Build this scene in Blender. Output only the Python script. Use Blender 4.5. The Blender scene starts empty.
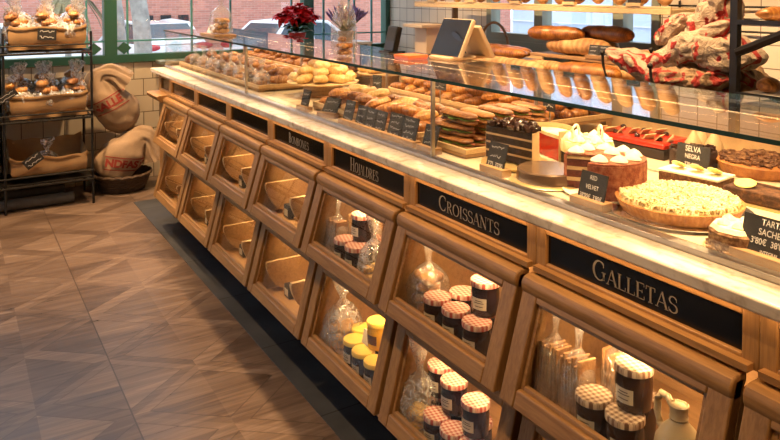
import bpy, math, random
from mathutils import Vector, Matrix, noise
PI = math.pi
R = math.radians
scn = bpy.context.scene
col = scn.collection
rnd = random.Random(7)

# ------------------------------------------------------------------ materials
class NT:
    def __init__(s, name):
        s.m = bpy.data.materials.new(name); s.m.use_nodes = True
        s.t = s.m.node_tree; s.t.nodes.clear()
        s.out = s.t.nodes.new('ShaderNodeOutputMaterial')
        s._co = None
    def n(s, typ, inp=None, **kw):
        x = s.t.nodes.new(typ)
        for k, v in kw.items(): setattr(x, k, v)
        for k, v in (inp or {}).items(): s.set(x.inputs[k], v)
        return x
    def set(s, sock, v):
        if isinstance(v, bpy.types.NodeSocket): s.t.links.new(v, sock)
        elif isinstance(v, bpy.types.Node): s.t.links.new(v.outputs[0], sock)
        else:
            if sock.type == 'RGBA' and len(v) == 3: v = (*v, 1)
            sock.default_value = v
    def co(s):
        if s._co is None: s._co = s.n('ShaderNodeTexCoord').outputs['Object']
        return s._co
    def math(s, op, a, b=0.0, c=None):
        x = s.n('ShaderNodeMath', operation=op); s.set(x.inputs[0], a); s.set(x.inputs[1], b)
        if c is not None: s.set(x.inputs[2], c)
        return x.outputs[0]
    def mapping(s, scale=(1, 1, 1), rot=(0, 0, 0), vec=None, loc=(0, 0, 0)):
        return s.n('ShaderNodeMapping', {'Vector': vec or s.co(), 'Scale': scale, 'Rotation': rot, 'Location': loc}).outputs[0]
    def noise(s, scale=5, detail=4, vec=None, rough=.55, dist=0):
        return s.n('ShaderNodeTexNoise', {'Vector': vec or s.co(), 'Scale': scale, 'Detail': detail, 'Roughness': rough, 'Distortion': dist}).outputs[0]
    def ramp(s, fac, stops, interp='LINEAR'):
        x = s.n('ShaderNodeValToRGB', {'Fac': fac}); cr = x.color_ramp; cr.interpolation = interp
        while len(cr.elements) < len(stops): cr.elements.new(.5)
        for e, (p, c) in zip(cr.elements, stops):
            e.position = p; e.color = (*c, 1) if len(c) == 3 else c
        return x.outputs[0]
    def mix(s, fac, a, b, mode='MIX'):
        x = s.n('ShaderNodeMix', data_type='RGBA', blend_type=mode)
        s.set(x.inputs[0], fac); s.set(x.inputs[6], a); s.set(x.inputs[7], b)
        return x.outputs[2]
    def bump(s, h, strength=.3, dist=.01):
        return s.n('ShaderNodeBump', {'Height': h, 'Strength': strength, 'Distance': dist}).outputs[0]
    def rnd(s): return s.n('ShaderNodeObjectInfo').outputs['Random']
    def pbr(s, color, rough=.5, metal=0, bump=None, **kw):
        p = s.n('ShaderNodeBsdfPrincipled', {'Base Color': color, 'Roughness': rough, 'Metallic': metal})
        for k, v in kw.items(): s.set(p.inputs[k.replace('_', ' ')], v)
        if bump is not None: s.set(p.inputs['Normal'], bump)
        s.t.links.new(p.outputs[0], s.out.inputs[0]); return s.m

def plain(name, c, rough=.5, metal=0, var=.0, sc=12, bump=0, **kw):
    t = NT(name); cc = c
    if var or bump:
        f = t.noise(sc, 5)
        if var: cc = t.ramp(f, [(.3, tuple(v*(1-var) for v in c)), (.7, tuple(min(1, v*(1+var)) for v in c))])
        return t.pbr(cc, rough, metal, t.bump(f, bump) if bump else None, **kw)
    return t.pbr(cc, rough, metal, None, **kw)

def wood(name, a, b, scale=(30, 2.2, 30), rough=.42, bump=.12):
    t = NT(name)
    v = t.mapping(scale)
    n1 = t.noise(1.0, 6, v, .62, .6)
    n2 = t.noise(6.0, 3, v)
    c = t.ramp(n1, [(.3, a), (.52, tuple((x+y)/2 for x, y in zip(a, b))), (.72, b)])
    c = t.mix(.25, c, t.ramp(n2, [(.4, tuple(x*.6 for x in a)), (.6, b)]), 'MIX')
    return t.pbr(c, rough, 0, t.bump(n2, bump, .003))

def baked(name, dark, mid, light, sc=14, rough=.5, bump=.5, coat=0.0, split=.5, ridges=0):
    t = NT(name)
    n1 = t.noise(sc, 5, None, .6)
    f = t.math('ADD', n1, t.math('MULTIPLY', t.math('SUBTRACT', t.rnd(), .5), .28))
    if ridges:
        wv = t.n('ShaderNodeTexWave', {'Vector': t.co(), 'Scale': ridges, 'Distortion': 5.0, 'Detail': 2.0, 'Detail Scale': 2.0}, bands_direction='X').outputs['Fac']
        f = t.math('ADD', f, t.math('MULTIPLY', t.math('SUBTRACT', wv, .5), .13))
    c = t.ramp(f, [(split-.2, dark), (split, mid), (split+.22, light)])
    n2 = t.noise(sc*5, 3)
    return t.pbr(c, rough, 0, t.bump(n2, bump, .004), Coat_Weight=coat, Coat_Roughness=.3)

def glassy(name, tint=(1, 1, 1), ior=1.5, haze=0.0):
    t = NT(name)
    lw = t.n('ShaderNodeLayerWeight', {'Blend': .5}).outputs['Facing']
    fr = t.math('ADD', t.math('MULTIPLY', t.math('POWER', lw, 5.0), .96), .04)
    tr = t.n('ShaderNodeBsdfTransparent', {'Color': tint})
    gl = t.n('ShaderNodeBsdfGlossy', {'Color': (1, 1, 1), 'Roughness': 0.0})
    m = t.n('ShaderNodeMixShader', {0: fr, 1: tr.outputs[0], 2: gl.outputs[0]})
    t.t.links.new(m.outputs[0], t.out.inputs[0]); return t.m

def film(name, milk=.12, gloss=.3):
    t = NT(name)
    n1 = t.noise(22, 4, None, .6, 1.2)
    glint = t.ramp(n1, [(.45, (0, 0, 0)), (.53, (1, 1, 1)), (.6, (0, 0, 0))])
    bmp = t.bump(t.noise(26, 3, None, .6, .8), 1.0, .02)
    tr = t.n('ShaderNodeBsdfTransparent', {'Color': (.97, .97, .97)})
    gl = t.n('ShaderNodeBsdfGlossy', {'Color': (1, 1, 1), 'Roughness': .10, 'Normal': bmp})
    df = t.n('ShaderNodeBsdfDiffuse', {'Color': (.9, .9, .9)})
    a = t.n('ShaderNodeMixShader', {0: t.math('ADD', t.math('MULTIPLY', glint, milk*2.2), milk*.5), 1: tr.outputs[0], 2: df.outputs[0]})  # white diffuse streaks along the creases stand in for glints
    lw = t.n('ShaderNodeLayerWeight', {'Blend': .5, 'Normal': bmp}).outputs['Facing']
    fr = t.math('ADD', t.math('MULTIPLY', t.math('POWER', lw, 5.0), .96), .04)
    b = t.n('ShaderNodeMixShader', {0: t.math('MULTIPLY', t.math('ADD', fr, .12), gloss*2.2), 1: a.outputs[0], 2: gl.outputs[0]})
    t.t.links.new(b.outputs[0], t.out.inputs[0]); return t.m

def emis(name, c, s):
    t = NT(name); e = t.n('ShaderNodeEmission', {'Color': c, 'Strength': s})
    t.t.links.new(e.outputs[0], t.out.inputs[0]); return t.m

def gingham(name, a, b, scale):
    t = NT(name)
    sp = t.n('ShaderNodeSeparateXYZ', {0: t.mapping((scale, scale, scale), (0, 0, .5))})
    fx = t.math('GREATER_THAN', t.math('FRACT', sp.outputs[0]), .5)
    fy = t.math('GREATER_THAN', t.math('FRACT', sp.outputs[1]), .5)
    f = t.math('MULTIPLY', t.math('ADD', fx, fy), .5)
    return t.pbr(t.mix(f, a, b), .35)

def tiles(name, axis, c, grout, w=.156, h=.142, var=.08, rough=.25, offset=.5):
    t = NT(name)
    sp = t.n('ShaderNodeSeparateXYZ', {0: t.co()})
    v = t.n('ShaderNodeCombineXYZ', {0: sp.outputs[axis], 1: sp.outputs[2], 2: 0.0}).outputs[0]
    b = t.n('ShaderNodeTexBrick', {'Vector': v, 'Scale': 1.0, 'Mortar Size': .0035, 'Mortar Smooth': .2, 'Brick Width': w, 'Row Height': h,
        'Color1': tuple(x*(1-var) for x in c), 'Color2': tuple(min(1, x*(1+var)) for x in c), 'Mortar': grout}, offset=offset)
    return t.pbr(b.outputs[0], rough, 0, t.bump(t.math('SUBTRACT', 1.0, b.outputs['Fac']), .5, .004))

M = {}
M['oak_y'] = wood('oak_along', (.225, .108, .034), (.40, .220, .080), (26, 2.0, 26))
M['oak_z'] = wood('oak_upright', (.215, .104, .033), (.39, .215, .078), (26, 26, 2.0))
M['ply'] = wood('pale_plywood', (.30, .165, .07), (.43, .26, .12), (14, 1.6, 14), .5, .06)
M['plyedge'] = wood('plywood_edge', (.60, .41, .21), (.76, .56, .31), (40, 6, 40), .55, .06)
M['board'] = plain('black_sign_board', (.004, .0035, .003), .16, Specular_IOR_Level=.3)
M['slate'] = plain('chalkboard', (.025, .024, .024), .6, var=.3, sc=40)
M['chalk'] = plain('chalk_white', (.72, .70, .66), .8)
M['gilt'] = plain('pale_lettering', (.20, .175, .14), .45)
M['glass'] = glassy('clear_glass', (.985, .995, .99))
M['winglass'] = glassy('window_glass', (.98, .99, 1.0))
M['edge'] = plain('glass_edge_green', (.02, .05, .045), .15)
M['steel'] = plain('brushed_steel', (.42, .39, .35), .32, 1, .1, 30)
M['chrome'] = plain('polished_metal', (.75, .72, .68), .15, 1)
M['iron'] = plain('black_iron', (.018, .016, .015), .45, .3, bump=.05, sc=60)
M['deck'] = plain('cream_deck', (.60, .51, .36), .25, var=.05)
def marble():
    t = NT('marble')
    n = t.noise(3.0, 7, None, .65, 1.6)
    v = t.ramp(n, [(.34, (.48, .40, .31)), (.46, (.66, .58, .47)), (.62, (.74, .67, .56))])
    s = t.ramp(t.noise(30, 3), [(.3, (.55, .48, .4)), (.45, (1, 1, 1))])
    return t.pbr(t.mix(.7, v, t.mix(1, v, s, 'MULTIPLY')), .22)
M['marble'] = marble()
M['plinth'] = plain('dark_plinth', (.02, .02, .022), .6)
M['kraft'] = plain('kraft_paper', (.43, .26, .12), .75, var=.12, sc=9, bump=.35)
def weave(name, a, b, sc, rough=.9):
    t = NT(name)
    w1 = t.n('ShaderNodeTexWave', {'Vector': t.co(), 'Scale': sc, 'Distortion': 1.0}, bands_direction='X').outputs['Fac']
    w2 = t.n('ShaderNodeTexWave', {'Vector': t.co(), 'Scale': sc, 'Distortion': 1.0}, bands_direction='Z').outputs['Fac']
    f = t.math('MULTIPLY', t.math('ADD', w1, w2), .5)
    f2 = t.math('ADD', t.math('MULTIPLY', f, .5), t.math('MULTIPLY', t.noise(7, 3), .5))
    return t.pbr(t.ramp(f2, [(.3, a), (.7, b)]), rough, 0, t.bump(f, .5, .004))
M['burlap'] = weave('burlap', (.33, .22, .14), (.52, .38, .26), 90)
M['wicker'] = weave('wicker', (.035, .02, .012), (.12, .07, .04), 45, .6)
M['wickerl'] = weave('willow_handle', (.16, .09, .04), (.34, .21, .1), 45, .6)
M['redink'] = plain('red_ink', (.30, .04, .03), .9)
M['golden'] = baked('golden_crust', (.17, .055, .010), (.40, .155, .030), (.66, .34, .08), 18, .36, .7, .25, .5, 26)
M['crust'] = baked('tart_crust', (.24, .08, .02), (.43, .175, .045), (.58, .29, .09), 26, .55, .4)
M['brown'] = baked('brown_crust', (.16, .055, .016), (.36, .155, .045), (.56, .30, .11), 12, .45, .6, .1, .5, 16)
M['crusty'] = baked('floury_crust', (.28, .13, .045), (.52, .30, .12), (.66, .44, .22), 10, .65, .6, 0, .5, 9)
M['pale'] = baked('pale_pastry', (.42, .22, .06), (.66, .42, .14), (.82, .62, .30), 18, .45, .6, .1, .5, 20)
M['ham'] = plain('pink_ham', (.50, .18, .12), .45, var=.2, sc=30)
M['lettuce'] = plain('lettuce_green', (.16, .26, .05), .5, var=.4, sc=30)
M['cookie'] = baked('cookie', (.34, .17, .06), (.55, .31, .12), (.68, .44, .2), 24, .7, .6)
M['biscuit'] = baked('biscuit_stick', (.20, .095, .035), (.36, .19, .08), (.50, .30, .14), 40, .7, .6)
M['choc'] = baked('chocolate_sponge', (.008, .0035, .002), (.02, .008, .004), (.045, .018, .010), 40, .6, .8)
M['rvsponge'] = baked('red_velvet_sponge', (.07, .012, .006), (.14, .026, .013), (.22, .05, .025), 40, .7, .8)
M['chocgl'] = plain('dark_chocolate', (.03, .012, .008), .22)
M['cream'] = plain('whipped_cream', (.86, .80, .66), .45, var=.06, sc=20)
M['mering'] = baked('lemon_cream', (.72, .58, .25), (.88, .80, .50), (.94, .90, .72), 30, .5, .5)
M['nougat'] = plain('beige_cream_coat', (.56, .40, .22), .5, var=.12, sc=25, bump=.2)
M['redcr'] = baked('red_velvet_crumb', (.14, .022, .012), (.30, .07, .035), (.50, .20, .11), 70, .8, 1.0, 0, .48)
M['redgl'] = plain('red_fruit_glaze', (.42, .025, .012), .12, var=.3, sc=15)
M['hazel'] = baked('hazelnut_crumb', (.05, .018, .007), (.15, .062, .024), (.40, .24, .11), 60, .8, 1.0)
M['lemon'] = plain('lemon_slice', (.85, .75, .25), .3, var=.15, sc=60)
M['paperw'] = plain('white_paper', (.80, .77, .71), .8, var=.04)
M['label'] = plain('cream_label', (.66, .60, .47), .6, var=.06, sc=30)
M['ink'] = plain('label_ink', (.08, .06, .05), .7)
M['drum'] = plain('brown_glazed_drum', (.16, .10, .06), .22, .4)
M['goldcard'] = plain('gold_cake_card', (.62, .46, .2), .3, .6)
M['jam'] = plain('dark_jam_glass', (.016, .004, .003), .1)
M['jamb'] = plain('brown_jam_glass', (.03, .011, .006), .1)
M['jarclear'] = plain('dark_seed_glass', (.03, .02, .014), .1, var=.5, sc=90)
M['honey'] = plain('yellow_label_glass', (.75, .42, .03), .15)
M['lidred'] = gingham('red_gingham_lid', (.66, .52, .42), (.34, .045, .03), 74)
M['lidbr'] = gingham('brown_gingham_lid', (.66, .54, .40), (.17, .085, .045), 74)
M['lidyel'] = plain('yellow_lid', (.78, .55, .10), .35, var=.1, sc=30)
M['brlabel'] = plain('brown_label', (.10, .04, .015), .5)
M['ceramic'] = plain('cream_stoneware', (.48, .38, .23), .28, var=.06, sc=8)
M['film'] = film('clear_wrap', .08, .32)
M['filmr'] = film('highlight_whitened_wrap', .30, .42)  # extra white put into the wrap as highlights on the rack bags
M['filmw'] = film('frosty_wrap', .15, .36)
M['green'] = plain('green_paint', (.035, .13, .095), .4)
M['teal'] = plain('teal_paint', (.10, .33, .33), .4)
M['tile_far'] = tiles('cream_tiles_far', 0, (.78, .68, .52), (.22, .17, .11))
M['tile_side'] = tiles('cream_tiles_side', 1, (.74, .67, .55), (.26, .21, .16), .13, .13, .04, .25, 0)
M['plaster'] = plain('warm_plaster', (.55, .47, .38), .85, var=.05)
M['brick'] = tiles('red_brick', 0, (.52, .215, .155), (.55, .44, .40), .24, .075, .16, .9)
M['pave'] = plain('street_paving', (.50, .50, .50), .8, var=.1, sc=3)
M['carw'] = plain('white_car_paint', (.80, .82, .84), .25, Coat_Weight=.5)
M['carg'] = plain('grey_car_paint', (.22, .25, .28), .25, Coat_Weight=.5)
M['carglass'] = plain('tinted_car_glass', (.05, .07, .085), .06)
M['tyre'] = plain('tyre_rubber', (.02, .02, .02), .8)
M['taillamp'] = plain('red_lamp_lens', (.45, .02, .03), .15)
M['bark'] = plain('plane_tree_bark', (.36, .33, .29), .9, var=.35, sc=6, bump=.6)
M['leaf'] = plain('leaf_green', (.06, .15, .04), .5, var=.3, sc=20)
M['palm'] = plain('dry_palm_leaf', (.26, .22, .11), .7, var=.3, sc=20)
M['redleaf'] = plain('poinsettia_red', (.75, .010, .018), .5, var=.3, sc=20)
M['purple'] = plain('lavender_purple', (.30, .20, .42), .7, var=.3, sc=40)
M['pot'] = plain('clay_pot', (.40, .30, .20), .7, var=.1)
M['potred'] = plain('red_foil_pot', (.45, .03, .03), .3)
M['whitep'] = plain('white_paint', (.75, .77, .80), .4)
M['blackp'] = plain('black_plastic', (.015, .015, .016), .35)
M['screen'] = plain('dark_screen_glass', (.24, .26, .29), .02, 1)
M['beigep'] = plain('beige_casing', (.66, .52, .36), .45)
M['greyp'] = plain('grey_green_paint', (.24, .27, .22), .5)
M['ceil'] = plain('ceiling_white', (.7, .66, .6), .9)
M['orangec'] = plain('orange_card', (.80, .22, .07), .5)
M['pinkc'] = plain('pink_card', (.75, .22, .20), .5)
M['darkroll'] = plain('grey_rolled_mat', (.10, .095, .09), .7, var=.2, sc=20)
M['lamp'] = emis('lamp_glow', (1, .78, .5), 6)
M['bulbs'] = emis('warm_strip_glow', (1, .72, .40), 3)
M['pbule'] = plain('pale_blue_render', (.55, .66, .80), .8, var=.04, sc=2)
def printed(name, a, b, sc, lo, hi):
    t = NT(name)
    wv = t.n('ShaderNodeTexWave', {'Vector': t.mapping((1.0, 2.2, 1.4)), 'Scale': sc, 'Distortion': 7.0, 'Detail': 1.5, 'Detail Scale': 1.2}, bands_direction='Y').outputs['Fac']
    c = t.ramp(wv, [(lo, a), (lo+.02, b), (hi, b), (hi+.02, a)])
    c = t.mix(.35, c, t.ramp(t.noise(20, 4), [(.3, (.35, .22, .13)), (.55, (1, 1, 1))]), 'MULTIPLY')
    return t.pbr(c, .55, 0, t.bump(t.noise(18, 4, None, .6, 1.5), 1.0, .03))
M['redbag'] = printed('printed_bread_bag', (.48, .38, .28), (.38, .022, .018), 1.3, .48, .80)
M['brownbag'] = printed('brown_bread_bag', (.34, .22, .12), (.36, .03, .02), 1.1, .80, .92)

def floor_mat():
    t = NT('parquet_tile_floor')
    W, L = .62, .49
    sp = t.n('ShaderNodeSeparateXYZ', {0: t.co()})
    x, y = sp.outputs[0], sp.outputs[1]
    xs = t.math('DIVIDE', t.math('SUBTRACT', x, .564), W); ys = t.math('DIVIDE', t.math('SUBTRACT', y, 2.77), L)
    u = t.math('SUBTRACT', t.math('MULTIPLY', t.math('FRACT', xs), 2), 1)
    v = t.math('SUBTRACT', t.math('MULTIPLY', t.math('FRACT', ys), 2), 1)
    au, av = t.math('ABSOLUTE', u), t.math('ABSOLUTE', v)
    a = t.math('SUBTRACT', au, av)
    aa = t.math('ABSOLUTE', a)
    band = t.math('LESS_THAN', aa, .20)
    side = t.math('GREATER_THAN', a, 0)
    def grain(rot, seed):
        m = t.mapping((2.2, 34, 1), (0, 0, rot), None, (seed, seed*1.7, 0))
        big = t.noise(1, 5, m, .65, .7)
        return big
    gx, gy = grain(0, 3.1), grain(PI/2, 7.7)
    ang = math.atan2(L, W)
    gp, gm = grain(-ang, 1.3), grain(ang, 5.2)
    diag = t.math('GREATER_THAN', t.math('MULTIPLY', u, v), 0)
    mixf = lambda f, p, q: t.math('ADD', t.math('MULTIPLY', p, t.math('SUBTRACT', 1, f)), t.math('MULTIPLY', q, f))
    g = mixf(band, mixf(side, gx, gy), mixf(diag, gm, gp))
    # one tone per piece of veneer
    su = t.math('GREATER_THAN', u, 0); sv = t.math('GREATER_THAN', v, 0)
    idv = t.n('ShaderNodeCombineXYZ', {0: t.math('ADD', t.math('FLOOR', xs), t.math('MULTIPLY', su, .37)),
        1: t.math('ADD', t.math('FLOOR', ys), t.math('MULTIPLY', sv, .41)), 2: t.math('ADD', t.math('MULTIPLY', band, .5), t.math('MULTIPLY', side, .23))}).outputs[0]
    wn = t.n('ShaderNodeTexWhiteNoise', {'Vector': idv}, noise_dimensions='3D').outputs['Value']
    tone = t.math('ADD', t.math('MULTIPLY', g, .78), t.math('MULTIPLY', wn, .23))
    c = t.ramp(tone, [(.26, (.048, .031, .024)), (.44, (.105, .070, .052)), (.60, (.165, .115, .086)), (.76, (.26, .19, .145))])
    lines = t.math('MAXIMUM', t.math('GREATER_THAN', au, .991), t.math('MULTIPLY', t.math('GREATER_THAN', av, .990), .35))
    seam = t.math('MULTIPLY', t.math('LESS_THAN', t.math('ABSOLUTE', t.math('SUBTRACT', aa, .20)), .014), .6)
    dk = t.math('MAXIMUM', lines, seam)
    c = t.mix(t.math('MULTIPLY', dk, .8), c, (.03, .018, .012))
    rg = t.math('ADD', t.math('MULTIPLY', g, .25), .20)
    return t.pbr(c, rg, 0, t.bump(t.math('SUBTRACT', g, t.math('MULTIPLY', dk, .8)), .12, .003))
M['floor'] = floor_mat()
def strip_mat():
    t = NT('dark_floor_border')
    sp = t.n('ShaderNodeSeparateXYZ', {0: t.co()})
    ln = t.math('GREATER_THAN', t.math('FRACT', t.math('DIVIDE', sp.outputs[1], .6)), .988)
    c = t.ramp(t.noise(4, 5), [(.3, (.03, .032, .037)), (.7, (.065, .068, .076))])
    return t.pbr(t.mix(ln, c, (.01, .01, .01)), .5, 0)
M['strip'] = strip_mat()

# ------------------------------------------------------------------ mesh builder
class MB:
    def __init__(s): s.v = []; s.f = []; s.mi = []; s.cur = 0; s.x = None
    def add(s, vs, fs):
        o = len(s.v)
        if s.x is not None: vs = [s.x @ Vector(p) for p in vs]
        s.v += [tuple(p) for p in vs]
        s.f += [[i+o for i in f] for f in fs]; s.mi += [s.cur]*len(fs); return s
    def box(s, a, b):
        (x0, y0, z0), (x1, y1, z1) = a, b
        return s.add([(x0, y0, z0), (x1, y0, z0), (x1, y1, z0), (x0, y1, z0), (x0, y0, z1), (x1, y0, z1), (x1, y1, z1), (x0, y1, z1)],
                     [(0, 3, 2, 1), (4, 5, 6, 7), (0, 1, 5, 4), (1, 2, 6, 5), (2, 3, 7, 6), (3, 0, 4, 7)])
    def cbox(s, c, d): return s.box([c[i]-d[i]/2 for i in range(3)], [c[i]+d[i]/2 for i in range(3)])
    def prism(s, poly, axis, a, b):
        # poly of 2D points in the two remaining axes (in order), extruded along axis
        n = len(poly)
        def p3(p, t):
            q = list(p); q.insert(axis, t); return tuple(q)
        vs = [p3(p, a) for p in poly]+[p3(p, b) for p in poly]
        fs = [tuple(range(n-1, -1, -1)), tuple(range(n, 2*n))]+[(i, (i+1) % n, n+(i+1) % n, n+i) for i in range(n)]
        return s.add(vs, fs)
    def lathe(s, prof, c=(0, 0, 0), seg=24, a0=0, a1=2*PI, wob=None):
        full = abs(a1-a0-2*PI) < 1e-6
        n = seg if full else seg+1
        vs = []
        for r, z in prof:
            for i in range(n):
                a = a0+(a1-a0)*i/seg
                rr = r*(wob(a, z) if wob else 1)
                vs.append((c[0]+rr*math.cos(a), c[1]+rr*math.sin(a), c[2]+z))
        fs = []
        for j in range(len(prof)-1):
            for i in range(seg if full else n-1):
                k = (i+1) % n
                fs.append((j*n+i, j*n+k, (j+1)*n+k, (j+1)*n+i))
        if full:
            if prof[0][0] > 1e-5: fs.append(tuple(range(n-1, -1, -1)))
            if prof[-1][0] > 1e-5: fs.append(tuple((len(prof)-1)*n+i for i in range(n)))
        return s.add(vs, fs)
    def tube(s, pts, r, seg=8, flat=1.0):
        pts = [Vector(p) for p in pts]; n = len(pts)
        rs = r if isinstance(r, (list, tuple)) else [r]*n
        vs = []; up = Vector((0, 0, 1))
        for i, p in enumerate(pts):
            d = (pts[min(i+1, n-1)]-pts[max(i-1, 0)]).normalized()
            ref = up if abs(d.z) < .9 else Vector((1, 0, 0))
            a = d.cross(ref).normalized(); b = a.cross(d).normalized()
            for k in range(seg):
                t = 2*PI*k/seg
                vs.append(p+a*math.cos(t)*rs[i]+b*math.sin(t)*rs[i]*flat)
        fs = [(i*seg+k, i*seg+(k+1) % seg, (i+1)*seg+(k+1) % seg, (i+1)*seg+k) for i in range(n-1) for k in range(seg)]
        fs += [tuple(range(seg-1, -1, -1)), tuple((n-1)*seg+k for k in range(seg))]
        return s.add(vs, fs)
    def blob(s, fn, nu=20, nv=12):
        vs = [fn(0, -PI/2)]
        for j in range(1, nv):
            for i in range(nu): vs.append(fn(2*PI*i/nu, -PI/2+PI*j/nv))
        vs.append(fn(0, PI/2)); T = len(vs)-1
        fs = [(0, 1+(i+1) % nu, 1+i) for i in range(nu)]
        for j in range(nv-2):
            for i in range(nu):
                k = (i+1) % nu; fs.append((1+j*nu+i, 1+j*nu+k, 1+(j+1)*nu+k, 1+(j+1)*nu+i))
        b = 1+(nv-2)*nu
        fs += [(b+i, b+(i+1) % nu, T) for i in range(nu)]
        return s.add(vs, fs)
    def quad(s, a, b, c, d): return s.add([a, b, c, d], [(0, 1, 2, 3)])
    def ribbon(s, pts, w):
        # flat stroke in the local XY plane
        n = len(pts); ws = w if isinstance(w, (list, tuple)) else [w]*n
        vs = []
        for i, p in enumerate(pts):
            q0, q1 = pts[max(i-1, 0)], pts[min(i+1, n-1)]
            dx, dy = q1[0]-q0[0], q1[1]-q0[1]; l = math.hypot(dx, dy) or 1
            nx, ny = -dy/l*ws[i]/2, dx/l*ws[i]/2
            vs += [(p[0]+nx, p[1]+ny, 0), (p[0]-nx, p[1]-ny, 0)]
        return s.add(vs, [(2*i, 2*i+1, 2*i+3, 2*i+2) for i in range(n-1)])
    def mesh(s, name, mats, sharp=38):
        used = sorted({i for f in s.f for i in f}); ix = {o: n for n, o in enumerate(used)}
        me = bpy.data.meshes.new(name)
        me.from_pydata([s.v[i] for i in used], [], [[ix[i] for i in f] for f in s.f])
        for m in (mats if isinstance(mats, (list, tuple)) else [mats]): me.materials.append(m)
        me.polygons.foreach_set('material_index', s.mi)
        me.polygons.foreach_set('use_smooth', [True]*len(s.f))
        me.set_sharp_from_angle(angle=R(sharp)); me.update()
        return me

CH = {}
def link(o, parent=None):
    col.objects.link(o); CH[o] = []
    if parent is not None:
        o.parent = parent; CH[parent].append(o)
    return o
def obj(name, mb, mat, parent=None, bevel=0, sharp=38, kind=None, sub=0):
    me = mb if isinstance(mb, bpy.types.Mesh) else mb.mesh(name, mat, sharp)
    o = link(bpy.data.objects.new(name, me), parent)
    if bevel:
        b = o.modifiers.new('Bevel', 'BEVEL'); b.width = bevel; b.segments = 3; b.limit_method = 'ANGLE'; b.angle_limit = R(50); b.harden_normals = False
    if sub:
        m = o.modifiers.new('Subsurf', 'SUBSURF'); m.levels = sub; m.render_levels = sub
    if kind: o['kind'] = kind
    return o
def tag(o, label, cat, group=None):
    o['label'] = label; o['category'] = cat
    if group: o['group'] = group
    return o
def thing(name, label, cat, loc=(0, 0, 0), rz=0, group=None):
    o = bpy.data.objects.new(name, None); o.empty_display_size = .05
    o.location = loc; o.rotation_euler = (0, 0, rz); link(o)
    return tag(o, label, cat, group)
def dup(root, loc, rot=(0, 0, 0), label=None, group=None, scale=None):
    def cp(o, par):
        c = o.copy(); link(c, par)
        for k in list(CH[o]): cp(k, c)
        return c
    r = cp(root, None); r.location = loc
    r.rotation_euler = rot if isinstance(rot, (tuple, list)) else (0, 0, rot)
    if scale: r.scale = (scale,)*3 if not isinstance(scale, (tuple, list)) else scale
    if label: r['label'] = label
    if group: r['group'] = group
    return r
def struct(name, mb, mat, parent=None, bevel=0):
    o = obj(name, mb, mat, parent, bevel)
    if parent is None: o['kind'] = 'structure'
    return o
ORD = ['first', 'second', 'third', 'fourth', 'fifth', 'sixth', 'seventh', 'eighth', 'ninth', 'tenth', 'eleventh', 'twelfth', 'thirteenth', 'fourteenth', 'fifteenth', 'sixteenth']
class Proto:
    """hands out the source thing the first time, copies of it after that"""
    def __init__(s, make): s.make = make; s.o = None
    def at(s, loc, rot=(0, 0, 0), label=None, group=None, scale=None):
        if s.o is None:
            s.o = s.make(); r = s.o; r.location = loc
            r.rotation_euler = rot if isinstance(rot, (tuple, list)) else (0, 0, rot)
            if scale: r.scale = (scale,)*3 if not isinstance(scale, (tuple, list)) else scale
            if label: r['label'] = label
            if group: r['group'] = group
            return r
        r = dup(s.o, loc, rot, label, group, scale if scale else 1.0)
        if group is None and 'group' in r: del r['group']
        return r

def nz(p, s, seed=0): return noise.noise(Vector((p[0]*s+seed*3.7, p[1]*s-seed*1.9, p[2]*s+seed*.7)))

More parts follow.
